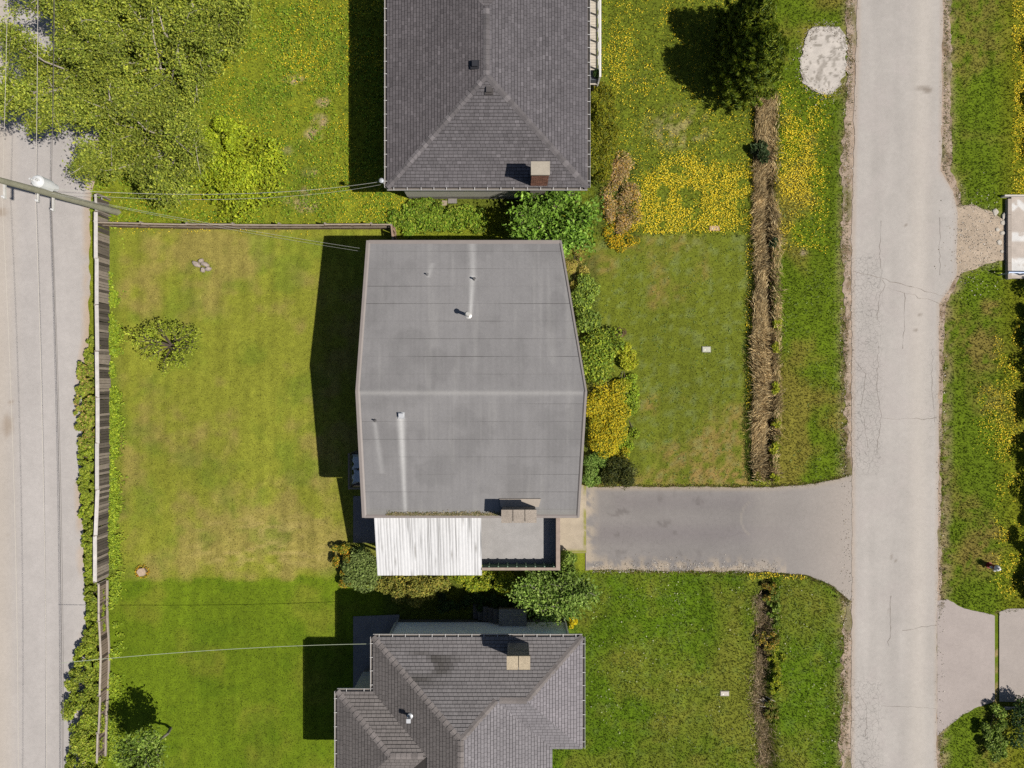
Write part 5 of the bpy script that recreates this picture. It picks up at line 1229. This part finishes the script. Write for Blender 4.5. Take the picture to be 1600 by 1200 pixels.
mow = np.clip(boxm(px, py, 165, 620, 358, 1300, 3) + boxm(px, py, 880, 1178, 370, 757, 3), 0, 1)
px, py, mow = px[ok], py[ok], mow[ok]
Ln = np.where(mow > .5, .055, .085) * (.7 + .6 * RNG.random(len(px))); gc = lawn(px, py) * 1.12
shade = RNG.random(len(px)); gc = gc * (.62 + .76 * shade)[:, None]
mower = mow > .5
blades('mown_grass', px[mower], py[mower], gheight(px[mower], py[mower]) - .005, Ln[mower], .042, gc[mower], label='short mown lawn grass around the felt roofed house', per=2, flat=.9)
blades('rough_grass', px[~mower], py[~mower], gheight(px[~mower], py[~mower]) - .005, Ln[~mower], .040, gc[~mower], label='longer rough grass of the meadow and road verges', per=3, flat=.8)
# broad-leaved lawn weeds, paler rosettes
n = 4200; px = RNG.uniform(880, 1320, n); py = RNG.uniform(66, 1180, n); ok = ~(paved(px, py) | house_at(px, py)) & (ditch(px, py) < .2) & (fbm((px - 800) * S, (py - 600) * S, .8, 82) > .47); px, py = px[ok], py[ok]; n = len(px)
pp = np.repeat(np.stack([(px - 800) * S, -(py - 600) * S, gheight(px, py) + .025], 1), 4, 0) + RNG.normal(0, .05, (4 * n, 3)) * [1, 1, .3]; nn = unit(4 * n) * .5; nn[:, 2] += 1; nn /= np.linalg.norm(nn, axis=1, keepdims=True)
tag(mkobj('lawn_weeds', leaf_mesh('lawn_weeds', pp, nn, .07, pal([(120, 140, 60), (108, 132, 46), (140, 154, 84)], 4 * n, k=1.5))), 'pale broad leaved weeds dotted through the front lawns', 'weeds', kind='stuff')
n = 9000; px = RNG.uniform(60, 620, n); py = RNG.uniform(0, 352, n); ok = ~(paved(px, py) | house_at(px, py)) & (fbm((px - 800) * S, (py - 600) * S, .7, 84) > .42); px, py = px[ok], py[ok]; n = len(px)
pp = np.repeat(np.stack([(px - 800) * S, -(py - 600) * S, gheight(px, py) + .08], 1), 4, 0) + RNG.normal(0, .06, (4 * n, 3)) * [1, 1, .5]; nn = unit(4 * n) * .6; nn[:, 2] += .9; nn /= np.linalg.norm(nn, axis=1, keepdims=True)
tag(mkobj('meadow_weeds', leaf_mesh('meadow_weeds', pp, nn, .10, pal([(120, 152, 34), (144, 166, 40), (100, 134, 32), (160, 168, 50)], 4 * n))), 'bushy green weeds of the meadow behind dark hipped house', 'weeds', kind='stuff')
n = 7000; py = RNG.uniform(352, 1200, n); px = 174 + np.abs(RNG.normal(0, 7.5, n)); ok = fbm(px * S, py * S, .9, 98) > .42; px, py = px[ok], py[ok]; n = len(px)
pp = np.repeat(np.stack([(px - 800) * S, -(py - 600) * S, gheight(px, py) + RNG.uniform(.02, .16, n)], 1), 3, 0) + RNG.normal(0, .06, (3 * n, 3)) * [1, 1, .4]; nn = unit(3 * n) * .6; nn[:, 2] += .9; nn /= np.linalg.norm(nn, axis=1, keepdims=True)
tag(mkobj('fence_weeds', leaf_mesh('fence_weeds', pp, nn, .11, pal([(150, 172, 46), (170, 186, 54), (126, 152, 40)], 3 * n))), 'lime green weeds along the lawn side of lane fences', 'weeds', kind='stuff')
# dandelions
def dand(px, py): 
    x = (px - 800) * S; y = -(py - 600) * S; n1 = fbm(x, y, .5, 86); n2 = fbm(x, y, 1.6, 88)
    d = np.zeros_like(px)
    d += boxm(px, py, 940, 1178, 0, 365, 5) * (.16 * sstep(.4, .62, n2) + .03)
    d += (blob(px, py, 1085, 300, 105, 62) + .8 * blob(px, py, 1030, 345, 60, 30)) * (1.5 * sstep(.30, .55, n2)) * (py < 360 + 14 * vnoise(x, y, 1.2, 89))
    d += blob(px, py, 975, 110, 45, 75) * .3 * sstep(.35, .6, n2) + .5 * blob(px, py, 1130, 345, 60, 22) * (py < 366)
    d += boxm(px, py, 1214, 1292, 130, 390, 10) * (.12 + .5 * sstep(.42, .6, n2)) * (.5 + .5 * blob(px, py, 1245, 260, 60, 120)) + blob(px, py, 1243, 260, 34, 70) * .55
    d += boxm(px, py, 60, 600, 0, 350, 6) * (.03 + .14 * sstep(.48, .66, n1)) + .3 * boxm(px, py, 440, 600, 60, 110, 12) * sstep(.4, .6, n2)
    d += boxm(px, py, 180, 500, 350, 366, 3) * .12 * sstep(.4, .6, n2) + boxm(px, py, 560, 640, 300, 350, 6) * .18
    d += boxm(px, py, 1582, 1610, 0, 306, 5) * .7 * sstep(.25, .5, n2) + boxm(px, py, 1556, 1590, 500, 930, 12) * .35 * sstep(.4, .6, n2) + boxm(px, py, 1530, 1590, 600, 700, 14) * .25
    d += boxm(px, py, 1166, 1176, 380, 640, 3) * .2 + boxm(px, py, 1168, 1260, 893, 905, 3) * .35 + boxm(px, py, 1178, 1184, 560, 630, 3) * .4
    return np.clip(d, 0, 1)
n = 1000000; px = RNG.uniform(0, 1612, n); py = RNG.uniform(0, 1200, n); ok = (RNG.random(n) < dand(px, py)) & ~(paved(px, py) | house_at(px, py)); px, py = px[ok], py[ok]; n = len(px)
pp = np.stack([(px - 800) * S, -(py - 600) * S, gheight(px, py) + RNG.uniform(.06, .12, n)], 1); a_ = np.linspace(0, 6.283, 6, endpoint=False)
r_ = (.009 + .018 * RNG.random(n) ** 1.6)[:, None, None]; ring = np.stack([np.cos(a_), np.sin(a_), np.zeros(6)], 1)[None] * r_; tilt = RNG.normal(0, .3, (n, 2)); ring[:, :, 2] = ring[:, :, 0] * tilt[:, :1] + ring[:, :, 1] * tilt[:, 1:]
V = (pp[:, None, :] + ring).reshape(-1, 3); F = np.arange(6 * n).reshape(-1, 6); C = np.repeat(pal([(240, 208, 36), (228, 196, 26), (248, 222, 70)], n, .10, 1.6), 6, 0)
tag(mkobj('dandelions', mkmesh('dandelions', V, F, 'petal', C)), 'yellow dandelion flowers thick in the lawns and verges', 'flowers', kind='stuff')
n = 520; px = RNG.uniform(915, 1310, n); py = RNG.uniform(905, 1195, n); ok = fbm((px - 800) * S, (py - 600) * S, .9, 90) > .5; px, py = px[ok], py[ok]; n = len(px)
pp = np.stack([(px - 800) * S, -(py - 600) * S, gheight(px, py) + .08], 1); nn = np.tile([0, 0, 1.0], (n, 1)) + unit(n) * .3; nn /= np.linalg.norm(nn, axis=1, keepdims=True)
tag(mkobj('seed_heads', leaf_mesh('seed_heads', pp, nn, .055, pal([(206, 206, 170), (190, 196, 150)], n, k=1.0), 'petal', aspect=.9)), 'white dandelion seed heads sprinkled over deep green lawn', 'flowers', kind='stuff')
# straw lying in the ditch
n = 36000; py = RNG.uniform(146, 750, n); px = RNG.uniform(1172, 1219, n)
f1 = fbm(px * S * .5, py * S, .6, 92, 3); f2 = fbm(px * S, py * S, 1.3, 97, 2); dd_ = ditch(px, py); right = px > 1203
ok = (RNG.random(n) < strawzone(px, py)) & (RNG.random(n) > .92 * sstep(.35, .75, dd_) * sstep(.36, .48, fbm(px * S, py * S, .4, 96, 3))) & (np.hypot(px - 1184, py - 243) > 9) & ((RNG.random(n) < .55) | ~right)
px, py, f1, f2, right = px[ok], py[ok], f1[ok], f2[ok], right[ok]; n = len(px)
ang = np.where(right, 1.9, .55) + 4.2 * (f1 - .5) + 2.0 * (f2 - .5) + np.where(RNG.random(n) < .5, 3.14, 0)
sc_ = pal([(208, 182, 132), (184, 158, 112), (152, 130, 90), (226, 204, 156), (122, 102, 72)], n, .12, 1.5) * (.45 + 1.1 * fbm(px * S * 1.4, py * S, 1.2, 99, 3))[:, None]
blades('ditch_straw', px, py, gheight(px, py) + RNG.uniform(.0, .10, n) + .10 * (f2 > .5), RNG.uniform(.2, .52, n), .018, sc_, label='flattened dry straw filling the roadside ditch', cat='straw', per=1, flat=1.0, ang=ang, curl=True, angj=.22)
n = 4200; py = RNG.uniform(930, 1200, n); px = 1190 + 5 * np.sin(py / 30) + RNG.normal(0, 7, n); sc_ = pal([(176, 156, 128), (150, 128, 100), (120, 108, 70)], n)
blades('ditch_straw', px, py, gheight(px, py) + RNG.uniform(0, .1, n), RNG.uniform(.2, .4, n), .018, sc_, label='thin dry straw in grassy ditch near dead branch', cat='straw', per=1, flat=1.0, curl=True)

n = 5200; py = RNG.uniform(372, 752, n); px = 1174 + 10 * (fbm(py * 0, py * S, .5, 32, 3) - .5) + RNG.normal(0, 3.6, n) - 2 * sstep(500, 640, py); ok = RNG.random(n) < .25 + fbm(px * 0, py * S, .5, 71, 3)
px, py = px[ok], py[ok]; edge_grass(px, py, RNG.uniform(.06, .20, len(px)), pal([(104, 128, 40), (84, 110, 32), (128, 146, 50), (180, 166, 90)], len(px)), 'uncut taller grass between front lawn and straw ditch')
n = 2400; py = np.concatenate([RNG.uniform(380, 752, n // 2), RNG.uniform(900, 1140, n // 2)]); px = np.where(py < 800, 1212.0, 1213.0) + RNG.normal(0, 3, n); ok = fbm(px * 0, py * S, .7, 73, 3) > .46
px, py = px[ok], py[ok]; edge_grass(px, py, RNG.uniform(.1, .26, len(px)), pal([(132, 156, 44), (152, 172, 50), (104, 130, 36)], len(px)), 'fresh lime grass on road side bank of ditches', 'bank_grass')
n = 2600; t_ = RNG.random(n); px = 1140 + t_ * 0 + RNG.uniform(-240, 0, n) * 0 + RNG.uniform(925, 1330, n) - 1140; low = RNG.random(n) < .5
py = np.where(low, DRV_B(px) + np.abs(RNG.normal(0, 4, n)) - 2, DRV_T(px) - np.abs(RNG.normal(0, 3, n)) + 1.5)
edge_grass(px, py, RNG.uniform(.05, .14, n), pal([(168, 152, 92), (140, 140, 62), (186, 166, 112), (112, 128, 44)], n, k=1.2), 'dry ragged grass along edges of the driveway', 'drive_edge_grass')
n = 7000; py = RNG.uniform(-20, 1220, n); sd = RNG.random(n) < .6; px = np.where(sd, ROAD_L(py) - 6 - np.abs(RNG.normal(0, 8, n)), ROAD_R(py) + 3 + np.abs(RNG.normal(0, 6, n))); ok = (fbm(px * S, py * S, .8, 77, 3) > .44) & ~paved(px, py)
px, py = px[ok], py[ok]; edge_grass(px, py, RNG.uniform(.05, .13, len(px)), pal([(172, 154, 100), (146, 140, 66), (120, 130, 48), (188, 168, 120)], len(px), k=1.2), 'dry thin grass along both road edges', 'road_edge_grass')

# loose stones strewn along the paving edges
q = []
for k in range(900): q.append((random.uniform(925, 1215), DRV_B(random.uniform(925, 1215)) - abs(random.gauss(0, 9)) + 2, .03))
for k in range(700): a_ = random.random() * 6.283; r0 = random.gauss(1.0, .13); q.append((1289 + 38 * r0 * math.cos(a_), 96 + 54 * r0 * math.sin(a_), .03))
for k in range(700): q.append((1528 + random.gauss(0, 26), 374 + random.gauss(0, 36), .03))
for k in range(1500): yy = random.uniform(-10, 1210); q.append((ROAD_L(yy) - random.uniform(-3, 18), yy, .03) if random.random() < .6 else (ROAD_R(yy) + random.uniform(-3, 12), yy, .03))
q = np.array(q); n = len(q); pp = np.stack([(q[:, 0] - 800) * S, -(q[:, 1] - 600) * S, q[:, 2] + RNG.uniform(0, .02, n)], 1); nn = unit(n) * .5; nn[:, 2] += 1; nn /= np.linalg.norm(nn, axis=1, keepdims=True)
tag(mkobj('loose_gravel', leaf_mesh('loose_gravel', pp, nn, .05, pal([(206, 196, 182), (186, 172, 156), (150, 138, 122), (224, 216, 206)], n, k=1.0), 'stone', aspect=.8)), 'loose pale gravel strewn along driveway and road edges', 'gravel', kind='stuff')
